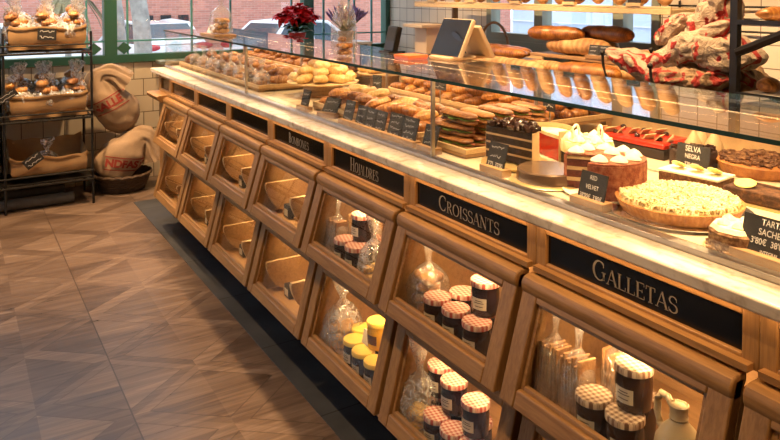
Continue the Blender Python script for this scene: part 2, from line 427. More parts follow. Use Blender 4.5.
# lettering ---------------------------------------------------------
def arc(cx, cy, rx, ry, a0, a1, th, tn, n=14):
    P, Wd = [], []
    for i in range(n+1):
        a = R(a0+(a1-a0)*i/n); P.append((cx+rx*math.cos(a), cy+ry*math.sin(a)))
        Wd.append(tn+(th-tn)*abs(math.cos(a)))
    return P, Wd
def glyph(ch):
    K, T = .135, .045
    V = lambda x, a=0, b=1, w=K: ([(x, a), (x, b)], w)
    H = lambda y, a, b, w=T: ([(a, y), (b, y)], w)
    S = lambda x, y, l=.13: ([(x-l, y), (x+l, y)], T)
    g = {
     'A': ([([(.06, 0), (.36, 1)], .05), ([(.36, 1), (.66, 0)], K), H(.34, .17, .55), S(.06, .02, .1), S(.66, .02, .12)], .74),
     'C': ([arc(.4, .5, .33, .48, 50, 310, K, T), V(.62, .68, .9, .04), V(.62, .1, .28, .04)], .74),
     'D': ([V(.16), arc(.2, .5, .48, .48, -90, 90, K, T), H(.02, .05, .25), H(.98, .05, .25)], .78),
     'E': ([V(.16), H(.98, .05, .58), H(.5, .16, .45), H(.02, .05, .6), V(.57, .8, 1, .04), V(.59, 0, .22, .04), V(.45, .4, .6, .035)], .66),
     'G': ([arc(.4, .5, .33, .48, 50, 325, K, T), V(.64, .08, .45, .12), S(.64, .45, .12), V(.62, .7, .92, .04)], .8),
     'H': ([V(.16), V(.66), H(.5, .16, .66), S(.16, .02), S(.66, .02), S(.16, .98), S(.66, .98)], .86),
     'I': ([V(.18), S(.18, .02), S(.18, .98)], .38),
     'J': ([V(.26, .1, 1), arc(.14, .06, .12, .16, -140, 0, .1, .05), S(.26, .98)], .42),
     'L': ([V(.16), S(.16, .98), H(.02, .05, .58), V(.57, 0, .26, .04)], .62),
     'N': ([V(.14, 0, 1, .05), ([(.14, 1), (.66, 0)], K), V(.66, 0, 1, .05), S(.14, .02, .1), S(.66, .98, .1), S(.1, .98, .1)], .82),
     'O': ([arc(.4, .5, .33, .48, 0, 360, K, T, 24)], .8),
     'R': ([V(.16), arc(.2, .74, .32, .24, -90, 90, .12, T), H(.5, .16, .24), H(.98, .05, .24), ([(.32, .5), (.66, 0)], .12), S(.16, .02), S(.66, .02, .08)], .74),
     'S': ([arc(.3, .75, .21, .22, 30, 270, .1, T), arc(.3, .27, .24, .25, 90, -150, .12, T), V(.5, .7, .92, .035), V(.06, .08, .3, .035)], .6),
     'T': ([V(.33), H(.98, .03, .63), S(.33, .02), V(.05, .76, 1, .04), V(.61, .76, 1, .04)], .68),
     'B': ([V(.16), arc(.2, .76, .28, .22, -90, 90, .11, T), arc(.2, .27, .34, .25, -90, 90, .12, T), H(.98, .05, .22), H(.02, .05, .22)], .68),
     'M': ([V(.12, 0, 1, .05), ([(.12, 1), (.45, .1)], K), ([(.45, .1), (.78, 1)], .05), V(.78), S(.12, .02, .1), S(.78, .02)], .96),
    }
    return g.get(ch, ([], .4))
def smallcaps(word, h, width):
    # returns a builder whose letters lie in local XY, centred on the origin
    items = []; x = 0
    for i, ch in enumerate(word):
        k = 1.0 if i == 0 else .76
        st, adv = glyph(ch); items.append((st, x, k)); x += adv*k
    mb = MB(); sx = width/x
    for st, ox, k in items:
        for pts, w in st:
            pts2 = [((ox+p[0]*k)*sx-width/2, p[1]*k*h-h/2) for p in pts]
            sw = (sx+h)/2*k
            mb.ribbon(pts2, [q*sw for q in w] if isinstance(w, list) else w*sw)
    return mb
def text_mesh(body, size, align='CENTER', thick=.0, xs=1.0):
    c = bpy.data.curves.new('lettering', 'FONT'); c.body = body; c.size = size; c.align_x = align; c.align_y = 'CENTER'; c.offset = thick
    o = bpy.data.objects.new('lettering', c); col.objects.link(o)
    dg = bpy.context.evaluated_depsgraph_get()
    me = bpy.data.meshes.new_from_object(o.evaluated_get(dg))
    bpy.data.objects.remove(o); bpy.data.curves.remove(c)
    if xs != 1: me.transform(Matrix.Diagonal((xs, 1, 1, 1)))
    return me
# a frame whose local X runs towards -Y, local Y up: text read by a customer facing +X
FACE = Matrix(((0, 0, -1, 0), (-1, 0, 0, 0), (0, 1, 0, 0), (0, 0, 0, 1)))

# ------------------------------------------------------------------ room shell
YW, XW, ZC, XL, YN = 6.32, 3.86, 3.0, -2.6, -1.8
SG0 = -.62
struct('floor', MB().box((XL, YN, -.12), (XW+.1, YW+.1, 0)), M['floor'])
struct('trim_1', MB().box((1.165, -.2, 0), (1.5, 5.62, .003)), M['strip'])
struct('ceiling', MB().box((XL, YN, ZC), (XW+.1, YW+.1, ZC+.1)), M['ceil'])
struct('wall_far', MB().box((XL, YW, 0), (XW+.12, YW+.12, 1.0)).box((XL, YW, 2.9), (XW+.12, YW+.12, ZC)), M['tile_far'])
struct('wall_left', MB().box((XL-.12, YN, 0), (XL, YW, .9)).box((XL-.12, YN, 2.5), (XL, YW, ZC)).box((XL-.12, YN, .9), (XL, 3.2, 2.5)).box((XL-.12, 5.6, .9), (XL, YW, 2.5)), M['plaster'])
f = MB()
for y in (3.2, 4.37, 5.54): f.box((XL-.08, y, .9), (XL+.02, y+.06, 2.5))
f.box((XL-.08, 3.26, .9), (XL+.02, 5.54, .96)).box((XL-.08, 3.26, 2.44), (XL+.02, 5.54, 2.5))
w5 = struct('window_5', f, M['green'])
obj('pane', MB().box((XL-.03, 3.26, .96), (XL-.024, 5.54, 2.44)), M['winglass'], w5)
struct('street_pavement', MB().box((-20, -20, SG0-.2), (XL-.13, YW+.2, SG0)), M['pave'])
struct('wall_near', MB().box((XL, YN-.12, 0), (XW, YN, ZC)), M['plaster'])
WY0, WY1, WZ0, WZ1 = 3.0, 4.72, 1.20, 2.4
struct('wall_right', MB().box((XW, YN, 0), (XW+.12, YW, WZ0)).box((XW, YN, WZ1), (XW+.12, YW, ZC)).box((XW, YN, WZ0), (XW+.12, WY0, WZ1)).box((XW, WY1, WZ0), (XW+.12, YW, WZ1)), M['tile_side'])
def window_far(n, x0, x1, bars, diamonds):
    f = MB(); z0, z1 = 1.0, 2.9; y0, y1 = YW-.02, YW+.08; w = .05
    f.box((x0, y0, z0), (x0+w, y1, z1)).box((x1-w, y0, z0), (x1, y1, z1)).box((x0+w, y0, z0), (x1-w, y1, z0+.065)).box((x0+w, y0, z1-w), (x1-w, y1, z1))
    fo = struct(f'window_{n}', f, M['green'])
    obj('pane', MB().box((x0+w, YW+.028, z0+.065), (x1-w, YW+.034, z1-w)), M['winglass'], fo)
    b = MB()
    for x in bars: b.box((x-.008, YW+.005, z0+.065), (x+.008, YW+.024, z1-w))
    b.box((x0+w, YW+.006, 1.172), (x1-w, YW+.024, 1.186))
    obj('glazing_bars', b, M['teal'], fo)
    for x in diamonds:
        obj('diamond_ornament', MB().prism([(x, 1.068), (x+.062, 1.12), (x, 1.172), (x-.062, 1.12)], 1, YW+.0, YW+.025), M['green'], fo)
    return fo
window_far(1, -2.5, 1.143, [-.9, -.1, .28, .96], [.33, 1.013, -.5])
window_far(2, 1.143, 2.95, [1.282, 1.826, 2.18, 2.78], [1.25])
window_far(3, 2.95, XW, [3.12, 3.40, 3.46, 3.66], [])
struct('trim_2', MB().box((1.5, YW-.2, .985), (XW, YW-.021, 1.01)), M['greyp'])
f = MB()
w = .06
f.box((XW-.02, WY0, WZ0), (XW+.08, WY0+w, WZ1)).box((XW-.02, WY1-w, WZ0), (XW+.08, WY1, WZ1)).box((XW-.02, WY0+w, WZ0), (XW+.08, WY1-w, WZ0+w)).box((XW-.02, WY0+w, WZ1-w), (XW+.08, WY1-w, WZ1))
for y in (4.10, 3.33): f.box((XW-.02, y-.045, WZ0+w), (XW+.08, y+.045, WZ1-w))
w4 = struct('window_4', f, M['greyp'])
obj('pane', MB().box((XW+.03, WY0+w, WZ0+w), (XW+.036, WY1-w, WZ1-w)), M['winglass'], w4)
struct('trim_3', MB().box((XW-.03, WY0-.02, WZ0-.16), (XW-.001, WY1+.3, WZ0)), M['greyp'])

# ------------------------------------------------------------------ outside
SG = -.62
struct('street_ground', MB().box((-20, YW+.2, SG-.2), (40, 45, SG)).box((XW+.2, -20, SG-.2), (40, YW+.2, SG)), M['pave'])
br = MB().box((-14, 23, SG), (20, 23.6, 7))
bo = obj('brick_building', br, M['brick']); tag(bo, 'red brick building across the street behind the parked cars', 'building')
for i in range(3): obj('vent_opening', MB().box((5.10+i*.55, 22.94, .36), (5.42+i*.55, 23.0, .84)), M['blackp'], bo)
for i in range(5): obj('window', MB().box((-8+i*5.2, 22.93, 2.2), (-6.4+i*5.2, 23.0, 4.4)), M['carglass'], bo)

bo2 = obj('rendered_building', MB().box((14, -6, SG), (14.5, 16, 6)), M['pbule']); tag(bo2, 'pale blue rendered building seen through the window above the baguettes', 'building')
bz = MB()
for i in range(12): bz.box((13.95, -6, SG+.35+i*.5), (14.0, 16, SG+.38+i*.5))
obj('facade_moulding', bz, M['whitep'], bo2)

def make_car(paint, label):
    # local: length along X (rear at -X), width along Y
    c = thing('car', label, 'car')
    body = MB()
    st = [(-2.05, .62, .45, .70), (-2.0, .80, .30, .92), (-1.6, .86, .22, .98), (-.6, .88, .2, .96), (.7, .88, .2, .93), (1.5, .86, .22, .86), (1.95, .78, .28, .74), (2.08, .6, .4, .62)]
    vs = []; n = 10
    for x, hw, zb, zt in st:
        for y, z in ((-hw*.9, zb), (-hw, zb+.12), (-hw, (zb+zt)/2), (-hw*.97, zt-.06), (-hw*.88, zt), (hw*.88, zt), (hw*.97, zt-.06), (hw, (zb+zt)/2), (hw, zb+.12), (hw*.9, zb)):
            vs.append((x, y, z))
    fs = [(i*n+k, (i+1)*n+k, (i+1)*n+(k+1) % n, i*n+(k+1) % n) for i in range(len(st)-1) for k in range(n)]
    fs += [tuple(range(n)), tuple((len(st)-1)*n+k for k in range(n-1, -1, -1))]
    body.add(vs, fs); obj('body', body, paint, c, sharp=50)
    gh = MB(); st = [(-1.85, .74, .96), (-1.25, .62, 1.43), (-.3, .62, 1.47), (.25, .60, 1.42), (1.0, .74, .92)]
    vs = []
    for x, hw, z in st: vs += [(x, -hw, z), (x, hw, z)]
    vs += [(-1.85, -.8, .9), (-1.85, .8, .9), (1.0, -.8, .86), (1.0, .8, .86)]
    gh.add(vs, [(6, 7, 9, 8)])
    obj('windscreen', gh, M['carglass'], c)
    gh = MB(); gh.add([(-1.66, -.66, 1.10), (-1.66, .66, 1.10), (-1.28, -.58, 1.41), (-1.28, .58, 1.41)], [(0, 1, 3, 2)]); gh.v = [(x-.012, y, z+.012) for x, y, z in gh.v]; obj('rear_window', gh, M['carglass'], c)
    gh = MB(); gh.add(vs, [(0, 1, 3, 2)]); obj('tailgate', gh, paint, c)
    rf = MB(); rf.add(vs, [(2, 3, 5, 4), (4, 5, 7, 6)]); obj('roof', rf, paint, c)
    for sgn in (0, 1):
        sd = MB()
        idx = [10+sgn, 2+sgn, 4+sgn, 6+sgn, 12+sgn]
        sd.add([vs[k] for k in idx], [(0, 1, 2, 3, 4) if sgn else (4, 3, 2, 1, 0)])
        obj('side_glass', sd, M['carglass'], c)
    for sgn in (0, 1):
        pl = MB()
        for a, b in ((10, 2), (2, 4), (4, 6), (6, 12)): pl.tube([vs[a+sgn], vs[b+sgn]], .045, 6)
        y = -.81 if sgn == 0 else .81
        pl.tube([(-.45, y, .92), (-.42, y*.78, 1.45)], .04, 6)
        obj('pillar', pl, paint, c)
    for x in (-1.3, 1.3):
        for y in (-.82, .82):
            wmb = MB(); wmb.x = Matrix.Translation((x, y, .32)) @ Matrix.Rotation(PI/2, 4, 'X'); wmb.lathe([(.0, -.1), (.2, -.1), (.31, -.09), (.32, 0), (.31, .09), (.2, .1), (0, .1)], seg=20)
            obj('wheel', wmb, M['tyre'], c)
    for y in (-.66, .66):
        l = MB(); l.x = Matrix.Translation((-1.97, y, .90)); l.blob(lambda a, b: (.09*math.cos(b)*math.cos(a), .26*math.cos(b)*math.sin(a), .09*math.sin(b)), 14, 8); obj('tail_lamp', l, M['taillamp'], c)
    obj('number_plate', MB().box((-2.07, -.24, .48), (-2.055, .24, .6)), M['whitep'], c)
    return c
c1 = make_car(M['carw'], 'white hatchback parked outside behind the tree trunk, rear facing the window')
c1.location = (4.24, 19.02, SG); c1.rotation_euler = (0, 0, R(100))
c2 = dup(c1, (7.9, 17.2, SG), R(20), 'second parked white car with dark windscreen, right of the hatchback')
c3 = dup(c1, (.55, 17.6, SG), R(185), 'white car parked outside, seen past the bread rack')
for nm, (x, y, r0), lb in (('a', (2.50, 11.4, .115), 'pale tree trunk on the street just right of the green window post'),
                           ('b', (2.44, 12.9, .10), 'darker mottled tree trunk behind the green window post'),
                           ('c', (.55, 12.5, .10), 'thin palm trunk outside above the bread rack')):
    o = thing('street_tree', lb, 'tree', (x, y, SG))
    tm = MB(); tm.tube([(.12*math.sin(i*.8)*i*.12, .05*math.sin(i*1.3), i*.45) for i in range(11)], [r0*(1.25-.035*i) if i else r0*1.5 for i in range(11)], 14)
    obj('trunk', tm, M['bark'], o)
    cm = MB(); rr = random.Random(nm)
    for i in range(90):
        a = rr.uniform(0, 2*PI); d = rr.uniform(.2, 1.3); z = 4.3+rr.uniform(-.9, 1.2)
        cm.x = Matrix.Translation((d*math.cos(a), d*math.sin(a), z)) @ Matrix.Rotation(a, 4, 'Z') @ Matrix.Rotation(rr.uniform(-1, 1), 4, 'Y')
        cm.add([(-.25, 0, 0), (0, -.1, .03), (.28, 0, -.05), (0, .1, .03)], [(0, 1, 2, 3)])
    obj('crown', cm, M['leaf'], o)
o = thing('outdoor_palm', 'drooping dry palm fronds outside above the bread rack', 'plant', (1.62, 12.6, SG)); o.scale = (.62, .62, .9)
pm = MB(); pm.tube([(0, 0, 0), (.02, 0, 1.2), (0, 0, 2.4)], [.1, .08, .07], 10); obj('trunk', pm, M['bark'], o)
pm = MB()
for i in range(26):
    a = i*2.4; L = 1.0+.3*math.sin(i)
    P = [Vector((math.cos(a)*L*t, math.sin(a)*L*t, 2.4+.35*t-1.25*t*t)) for t in (0, .25, .5, .75, 1)]
    sd = Vector((-math.sin(a), math.cos(a), 0))
    vs = []
    for k, p in enumerate(P): w = [.02, .09, .11, .08, .01][k]; vs += [p-sd*w, p+sd*w]
    pm.add(vs, [(2*k, 2*k+1, 2*k+3, 2*k+2) for k in range(4)])
obj('frond', pm, M['palm'], o)

# ------------------------------------------------------------------ counter
FX = 1.28            # fascia plane
def bin_front(z0, z1, xt=1.245, xb=1.158): return lambda z: xb+(xt-xb)*(z-z0)/(z1-z0)
UP, LO = (.580, .870), (.212, .545)
BACK = 1.60
names = {-1: None, 0: 'GALLETAS', 1: 'CROISSANTS', 2: 'HOJALDRES', 3: 'BOMBONES', 4: None, 5: None, 6: None}
clab = {-1: 'oak counter cabinet at the right edge of the photo, beyond the GALLETAS sign', 0: 'oak counter cabinet under the GALLETAS sign', 1: 'oak counter cabinet under the CROISSANTS sign',
        2: 'oak counter cabinet under the HOJALDRES sign', 3: 'oak counter cabinet just left of the HOJALDRES one, faint gilt sign lettering',
        4: 'oak counter cabinet two places left of the HOJALDRES sign, blank black board', 5: 'second oak cabinet from the far end of the counter', 6: 'oak bin cabinet at the far end of the counter'}
PIT = .6; Y0 = .768
def wedge(mb, y0, y1, z0, z1, ff, d0, d1):
    # slab between y0..y1, z0..z1 following the slanted front, d0..d1 behind it
    mb.add([(ff(z0)+d0, y0, z0), (ff(z0)+d1, y0, z0), (ff(z0)+d1, y1, z0), (ff(z0)+d0, y1, z0), (ff(z1)+d0, y0, z1), (ff(z1)+d1, y0, z1), (ff(z1)+d1, y1, z1), (ff(z1)+d0, y1, z1)],
           [(0, 3, 2, 1), (4, 5, 6, 7), (0, 1, 5, 4), (1, 2, 6, 5), (2, 3, 7, 6), (3, 0, 4, 7)])
def make_bin(root, top):
    z0, z1 = UP if top else LO
    ff = bin_front(z0, z1); hw = .289; st = .052; tr = .048; brl = .042; th = .03
    m = MB()
    wedge(m, -hw, -hw+st, z0, z1, ff, 0, th); wedge(m, hw-st, hw, z0, z1, ff, 0, th)
    m.cur = 1
    wedge(m, -hw+st, hw-st, z0, z0+brl, ff, 0, th); wedge(m, -hw+st, hw-st, z1-tr, z1, ff, 0, th)
    # round-nosed top rail
    xf = ff(z1)
    m.prism([(xf-.006, z1-.040), (xf-.014, z1-.026), (xf-.015, z1-.010), (xf-.008, z1+.003), (xf+.006, z1+.008), (FX+.001, z1+.008), (FX+.001, z1-.012), (xf+.03, z1-.018), (xf+.02, z1-.04)], 1, -hw, hw)
    fr = obj('bin_door', m, [M['oak_z'], M['oak_y']], root, .004)
    # inner lip round the pane, and the pane itself
    lip = MB(); a, b = .014, .018
    wedge(lip, -hw+st, -hw+st+.012, z0+brl, z1-tr, ff, .012, .024); wedge(lip, hw-st-.012, hw-st, z0+brl, z1-tr, ff, .012, .024)
    wedge(lip, -hw+st+.012, hw-st-.012, z0+brl, z0+brl+.010, ff, .012, .024); wedge(lip, -hw+st+.012, hw-st-.012, z1-tr-.010, z1-tr, ff, .012, .024)
    obj('bead', lip, M['oak_y'], fr, .002)
    g = MB(); wedge(g, -hw+st-.004, hw-st+.004, z0+brl-.004, z1-tr+.004, ff, .0255, .0285)
    obj('glass_pane', g, M['glass'], fr)
    # box behind the door
    q = MB(); e = .012
    for y in (-hw, hw-e):
        q.prism([(ff(z0)+th, z0-.028), (BACK, z0-.028), (BACK, z1-.03), (ff(z1-.03)+th, z1-.03)], 1, y, y+e)
    q.box((ff(z0)+th+.004, -hw+e, z0-.028), (BACK, hw-e, z0-.014)); q.box((BACK-.014, -hw+e, z0-.014), (BACK, hw-e, z1-.03))
    obj('bin_box', q, M['ply'], root)
    # little light strip tucked behind the top rail
    zz = z1-.043; xx = ff(zz)+th+.006
    obj('light_strip', MB().box((xx, -.2, zz), (xx+.012, .2, zz+.008)), M['bulbs'], root)
def make_cabinet(i):
    yc = Y0+PIT*i+.3
    root = thing('counter_cabinet', clab[i], 'cabinet', (FX, yc, .2))
    inv = Matrix.Translation((-FX, 0, -.2))
    def P(name, mb, mat, parent=root, bevel=0):
        mb.v = [(x-FX, y, z-.2) for x, y, z in mb.v]; return obj(name, mb, mat, parent, bevel)
    # fascia frame round the sign
    f = MB(); f.cur = 0
    f.box((FX, -.3, .885), (FX+.03, -.265, 1.0115)).box((FX, .265, .885), (FX+.03, .3, 1.0115)); f.cur = 1
    f.box((FX, -.265, .885), (FX+.03, .265, .908)).box((FX, -.265, .983), (FX+.03, .265, 1.0115))
    P('fascia', f, [M['oak_z'], M['oak_y']], bevel=.003)
    sb = P('sign_board', MB().box((FX+.010, -.2655, .9075), (FX+.016, .2655, .9835)), M['board'])
    wd = names[i]
    if wd:
        h = {'GALLETAS': .047, 'CROISSANTS': .047, 'HOJALDRES': .05, 'BOMBONES': .045}[wd]; wid = {'GALLETAS': .235, 'CROISSANTS': .29, 'HOJALDRES': .21, 'BOMBONES': .21}[wd]
        t = smallcaps(wd, h, wid); off = {'GALLETAS': -.0, 'CROISSANTS': .0, 'HOJALDRES': .02, 'BOMBONES': 0}[wd]
        X = Matrix.Translation((.0092, off, .745)) @ FACE
        t.v = [tuple(X @ Vector(p)) for p in t.v]
        obj('lettering', t, M['gilt'], sb)
    c = MB()
    c.box((FX+.03, -.3, .155), (BACK+.02, -.2895, 1.0115)).box((FX+.03, .2895, .155), (BACK+.02, .3, 1.0115)).box((BACK+.004, -.2895, .155), (BACK+.02, .2895, 1.0115))
    c.box((FX+.031, -.2895, .522), (BACK, .2895, .545)); c.box((FX-.02, -.2895, .886), (BACK, .2895, .9))
    c.box((FX-.05, -.2895, .155), (BACK+.004, .2895, .180))
    P('carcass', c, M['oak_y'])
    for top in (True, False):
        before = set(CH[root])
        make_bin(root, top)
        for o in [k for k in CH[root] if k not in before]:
            o.location = (-FX, .012, -.2)
    return root
for i in range(-1, 7): make_cabinet(i)
# end filler with half-width sign
yE0, yE1 = Y0+PIT*7, 5.27
e = thing('end_panel', 'narrow oak end panel with a half-length black sign at the far end of the counter', 'panel', (FX, (yE0+yE1)/2, .2))
m = MB().box((0, yE0+.001-(yE0+yE1)/2, 0), (.03, .15, .685)).box((.03, .12, 0), (.33, .15, .81))
obj('panel', m, M['oak_z'], e)
m = MB().box((0, -.15, .685), (.03, -.115, .8115)).box((0, .10, .685), (.03, .15, .8115)).box((0, -.115, .685), (.03, .10, .708)).box((0, -.115, .783), (.03, .10, .8115))
obj('fascia', m, M['oak_z'], e, .003)
obj('sign_board', MB().box((.01, -.1155, .7075), (.016, .1005, .7835)), M['board'], e)
m = MB().prism([(-.085, .66), (-.09, .68), (-.07, .688), (0, .688), (0, .64), (-.06, .64)], 1, -.15, .15)
obj('top_rail', m, M['oak_y'], e, .003)
o = obj('counter_plinth', MB().box((1.40, Y0-PIT, 0.003), (2.2, 5.20, .150)), M['plinth']); tag(o, 'dark recessed plinth under the whole counter', 'plinth')
o = obj('staff_side_cupboard', MB().box((1.63, Y0-PIT, .155), (2.25, 5.225, 1.011)), M['oak_z']); tag(o, 'plain oak back of the counter on the staff side', 'cupboard')
o = obj('marble_countertop', MB().box((1.24, Y0-PIT-.02, 1.012), (2.30, 5.36, 1.042)), M['marble'], None, .006); tag(o, 'long veined marble countertop under the glass display', 'countertop')

# glass display case
GX, GB, GZ = 1.345, 1.84, 1.313
dc = thing('display_case', 'long glass pastry display case on the marble counter', 'display case', (GX, 0, 1.0425))
def L(mb): mb.v = [(x-GX, y, z-1.0425) for x, y, z in mb.v]; return mb
ya, yb = .16, 5.345
obj('deck', L(MB().box((1.38, ya, 1.0425), (2.26, yb, 1.05))), M['deck'], dc)
obj('base_channel', L(MB().box((1.332, ya, 1.0425), (1.362, yb, 1.056))), M['steel'], dc, .002)
obj('back_panel', L(MB().box((2.262, ya, 1.0425), (2.28, yb, 1.19))), M['nougat'], dc)
js = [ya, 1.926, 3.66, yb]
for a, b in zip(js, js[1:]):
    obj('front_pane', L(MB().box((GX-.004, a+.002, 1.05), (GX+.004, b-.002, GZ-.006))), M['glass'], dc)
    obj('top_pane', L(MB().box((GX-.01, a+.002, GZ-.006), (GB, b-.002, GZ+.004))), M['glass'], dc)
    obj('glass_edge', L(MB().box((GX-.0125, a+.002, GZ-.006), (GX-.0105, b-.002, GZ+.004))), M['edge'], dc)
    obj('glass_edge', L(MB().box((GB+.0005, a+.002, GZ-.006), (GB+.002, b-.002, GZ+.004))), M['edge'], dc)
obj('end_pane', L(MB().box((GX+.006, yb+.001, 1.043), (2.26, yb+.009, GZ-.006))), M['glass'], dc)
for y in (1.926, 3.66):
    obj('pane_clip', L(MB().box((GX-.007, y-.0035, 1.057), (GX+.007, y+.0035, GZ-.007))), M['steel'], dc)
for y in (.9, 1.95, 3.0, 4.0, 5.0):
    p = MB(); p.tube([(GB-.02, y, 1.05), (GB-.02, y, GZ-.007)], .007, 10); obj('support_post', L(p), M['steel'], dc)
p = MB(); p.box((GB-.045, ya+.05, GZ-.014), (GB-.03, yb-.05, GZ-.0065)); obj('light_strip', L(p), M['steel'], dc)  # plain steel channel added to go with the case fill lamps

# ------------------------------------------------------------------ price tags
def price_tag(loc, lines, label, w=.085, h=.08, rz=0, tilt=14, block=True, sizes=None, cards=1, group=None, bl=None, roll=0):
    r = thing('price_tag', label, 'price tag', loc, rz, group)
    bl = bl or w*cards+.025
    zb = 0
    if block:
        obj('wooden_block', MB().box((-.016, -bl/2, 0), (.022, bl/2, .022)), M['ply'], r, .002); zb = .016
    for k in range(cards):
        oy = (k-(cards-1)/2)*-(w+.004)
        X = Matrix.Translation((0, oy, zb)) @ Matrix.Rotation(R(tilt), 4, 'Y') @ Matrix.Rotation(R(roll), 4, 'X')
        m = MB(); m.x = X; m.box((0, -w/2, 0), (.004, w/2, h)); c = obj('slate_card', m, M['slate'], r)
        ls = lines[k] if cards > 1 else lines
        n = len(ls)
        for q, tx in enumerate(ls):
            zc = h*(1-(q+.5)/n)-.002
            s = (sizes[q] if sizes else .8*h/n)
            if tx == '~':   # illegible chalk handwriting
                t = MB(); rr = random.Random(q*7+k)
                pts = [(-w*.36+w*.72*i/14*(.8+.2*rr.random()), (rr.random()-.5)*h*.13) for i in range(15)]
                t.ribbon(pts, h*.022)
                t.v = [tuple(X @ Matrix.Translation((-.0008, 0, zc)) @ FACE @ Vector(p)) for p in t.v]
                obj('chalk_lettering', t, M['chalk'], c)
            else:
                me = text_mesh(tx, s*1.25, thick=s*.012, xs=.82); me.transform(X @ Matrix.Translation((-.0008, 0, zc)) @ FACE)
                me.materials.clear(); me.materials.append(M['chalk'])
                obj('chalk_lettering', me, None, c)
    return r
D = 1.0505
price_tag((1.40, 1.275, D), ['RED VELVET', "38'00  3'80"], 'chalk price tag on wooden block reading RED VELVET, in front of the red cake', .10, .088, sizes=[.016, .019]) if False else None
price_tag((1.380, 1.280, D), ['RED', 'VELVET', "38'00€  3'80€"], 'chalk price tag reading RED VELVET on a wooden block before the red cake', .086, .072, sizes=[.0125, .0125, .0125])
price_tag((1.384, .815, D), ['TARTA', 'SACHER', "3'80€  38'00€", 'INTEGRAL'], 'large chalk price tag reading TARTA SACHER at the right edge', .125, .078, sizes=[.0145, .0145, .014, .008])
price_tag((1.39, 1.668, D), ['~', '~', "3'75  32'00"], 'chalk price tag on a wooden block in front of the chocolate cake', .080, .078, sizes=[.012, .012, .015])
price_tag((1.385, 2.01, D), ['~', '~'], 'small blank-looking slate tag beside the glass joint, before the sandwiches', .078, .078)
price_tag((1.385, 2.19, D), [['~', '~', '~', '~'], ['~', '~', '~', '~']], 'pair of chalk tags on one wooden strip, right end of the tag row', .092, .085, cards=2)
price_tag((1.385, 2.42, D), [['~', '~', '~'], ['~', '~', '~'], ['~', '~', '~']], 'three chalk tags side by side on one wooden strip before the golden pastries', .072, .078, cards=3)
price_tag((1.385, 2.60, D), ['~', '~', '~'], 'single slate tag on a block just left of the triple tag strip', .075, .085)
price_tag((1.40, 2.80, D), ['~', '~'], 'slate tag leaning well back on its block, second from left before the pastries', .085, .075, tilt=32, rz=.35)
price_tag((1.385, 3.02, D), ['~', '~'], 'leftmost slate tag before the golden pastries', .075, .08)

# ------------------------------------------------------------------ baked goods library
def croissant_mb(Rr=.055, r=.026, seed=0, bend=1.0):
    n = 22; P, rr = [], []
    for i in range(n+1):
        t = i/n; a = (t-.5)*2.5*bend
        P.append((Rr*math.sin(a), Rr*(1-math.cos(a))-Rr*.3, r*.75))
        q = max(.0, 1-abs(2*t-1)**2.0)**.62
        rr.append(max(.003, r*q*(1+.16*(abs(math.sin(t*PI*6.5))-.5))))
    m = MB(); m.tube(P, rr, 12, .82)
    return m
def roll_mb(rx, ry, rz, seed=0, amp=.12, score=0, box=1.0):
    def fn(a, b):
        c = math.cos(b); s = math.sin(b)
        f = lambda v, e: math.copysign(abs(v)**e, v)
        x = rx*f(math.cos(a), box)*f(c, box); y = ry*f(math.sin(a), box)*f(c, box); z = rz*(f(s, .9) if s > 0 else s*.62)
        k = 1+amp*nz((x/rx, y/ry, z/rz), 1.6, seed)
        if score and s > 0:
            k -= .10*max(0, math.sin((x/rx*score+y/ry*.6)*PI))**6*s
        return (x*k, y*k, (z+rz*.62)*k)
    m = MB(); m.blob(fn, 22, 12); return m
def loaf_mb(Ln, r, seed=0, cuts=4, taper=.55, flat=.8, n=30):
    P, rr = [], []
    for i in range(n+1):
        t = i/n; q = max(0.0, 1-abs(2*t-1)**(2/taper))**.5
        k = 1+.05*nz((t*6, 0, 0), 1, seed)
        if cuts: k += .07*(abs(math.sin(t*PI*cuts))-.5)
        P.append(((t-.5)*Ln, .02*r*nz((t*3, 1, 0), 2, seed)*8, r*flat)); rr.append(max(.002, r*q*k))
    m = MB(); m.tube(P, rr, 14, flat); return m
def simple(name, label, cat, mbf, mat):
    def mk():
        o = obj(name, mbf(), M[mat]); return tag(o, label, cat)
    return Proto(mk)
P_cro = [simple('croissant', 'c', 'croissant', lambda s=s: croissant_mb(.05+.004*s, .027, s), 'golden') for s in range(3)]
P_crob = simple('croissant', 'c', 'croissant', lambda: croissant_mb(.05, .028, 9), 'brown')
P_pal = simple('puff_pastry', 'p', 'pastry', lambda: roll_mb(.058, .038, .024, 3, .16, 3, .7), 'golden')
P_bri = simple('bread_roll', 'b', 'bread roll', lambda: roll_mb(.045, .04, .034, 5, .1), 'golden')
P_nap = simple('pastry', 'p', 'pastry', lambda: roll_mb(.062, .04, .03, 8, .12, 4, .6), 'pale')
P_dark = simple('glazed_pastry', 'p', 'pastry', lambda: roll_mb(.05, .042, .034, 12, .2, 2, .8), 'brown')

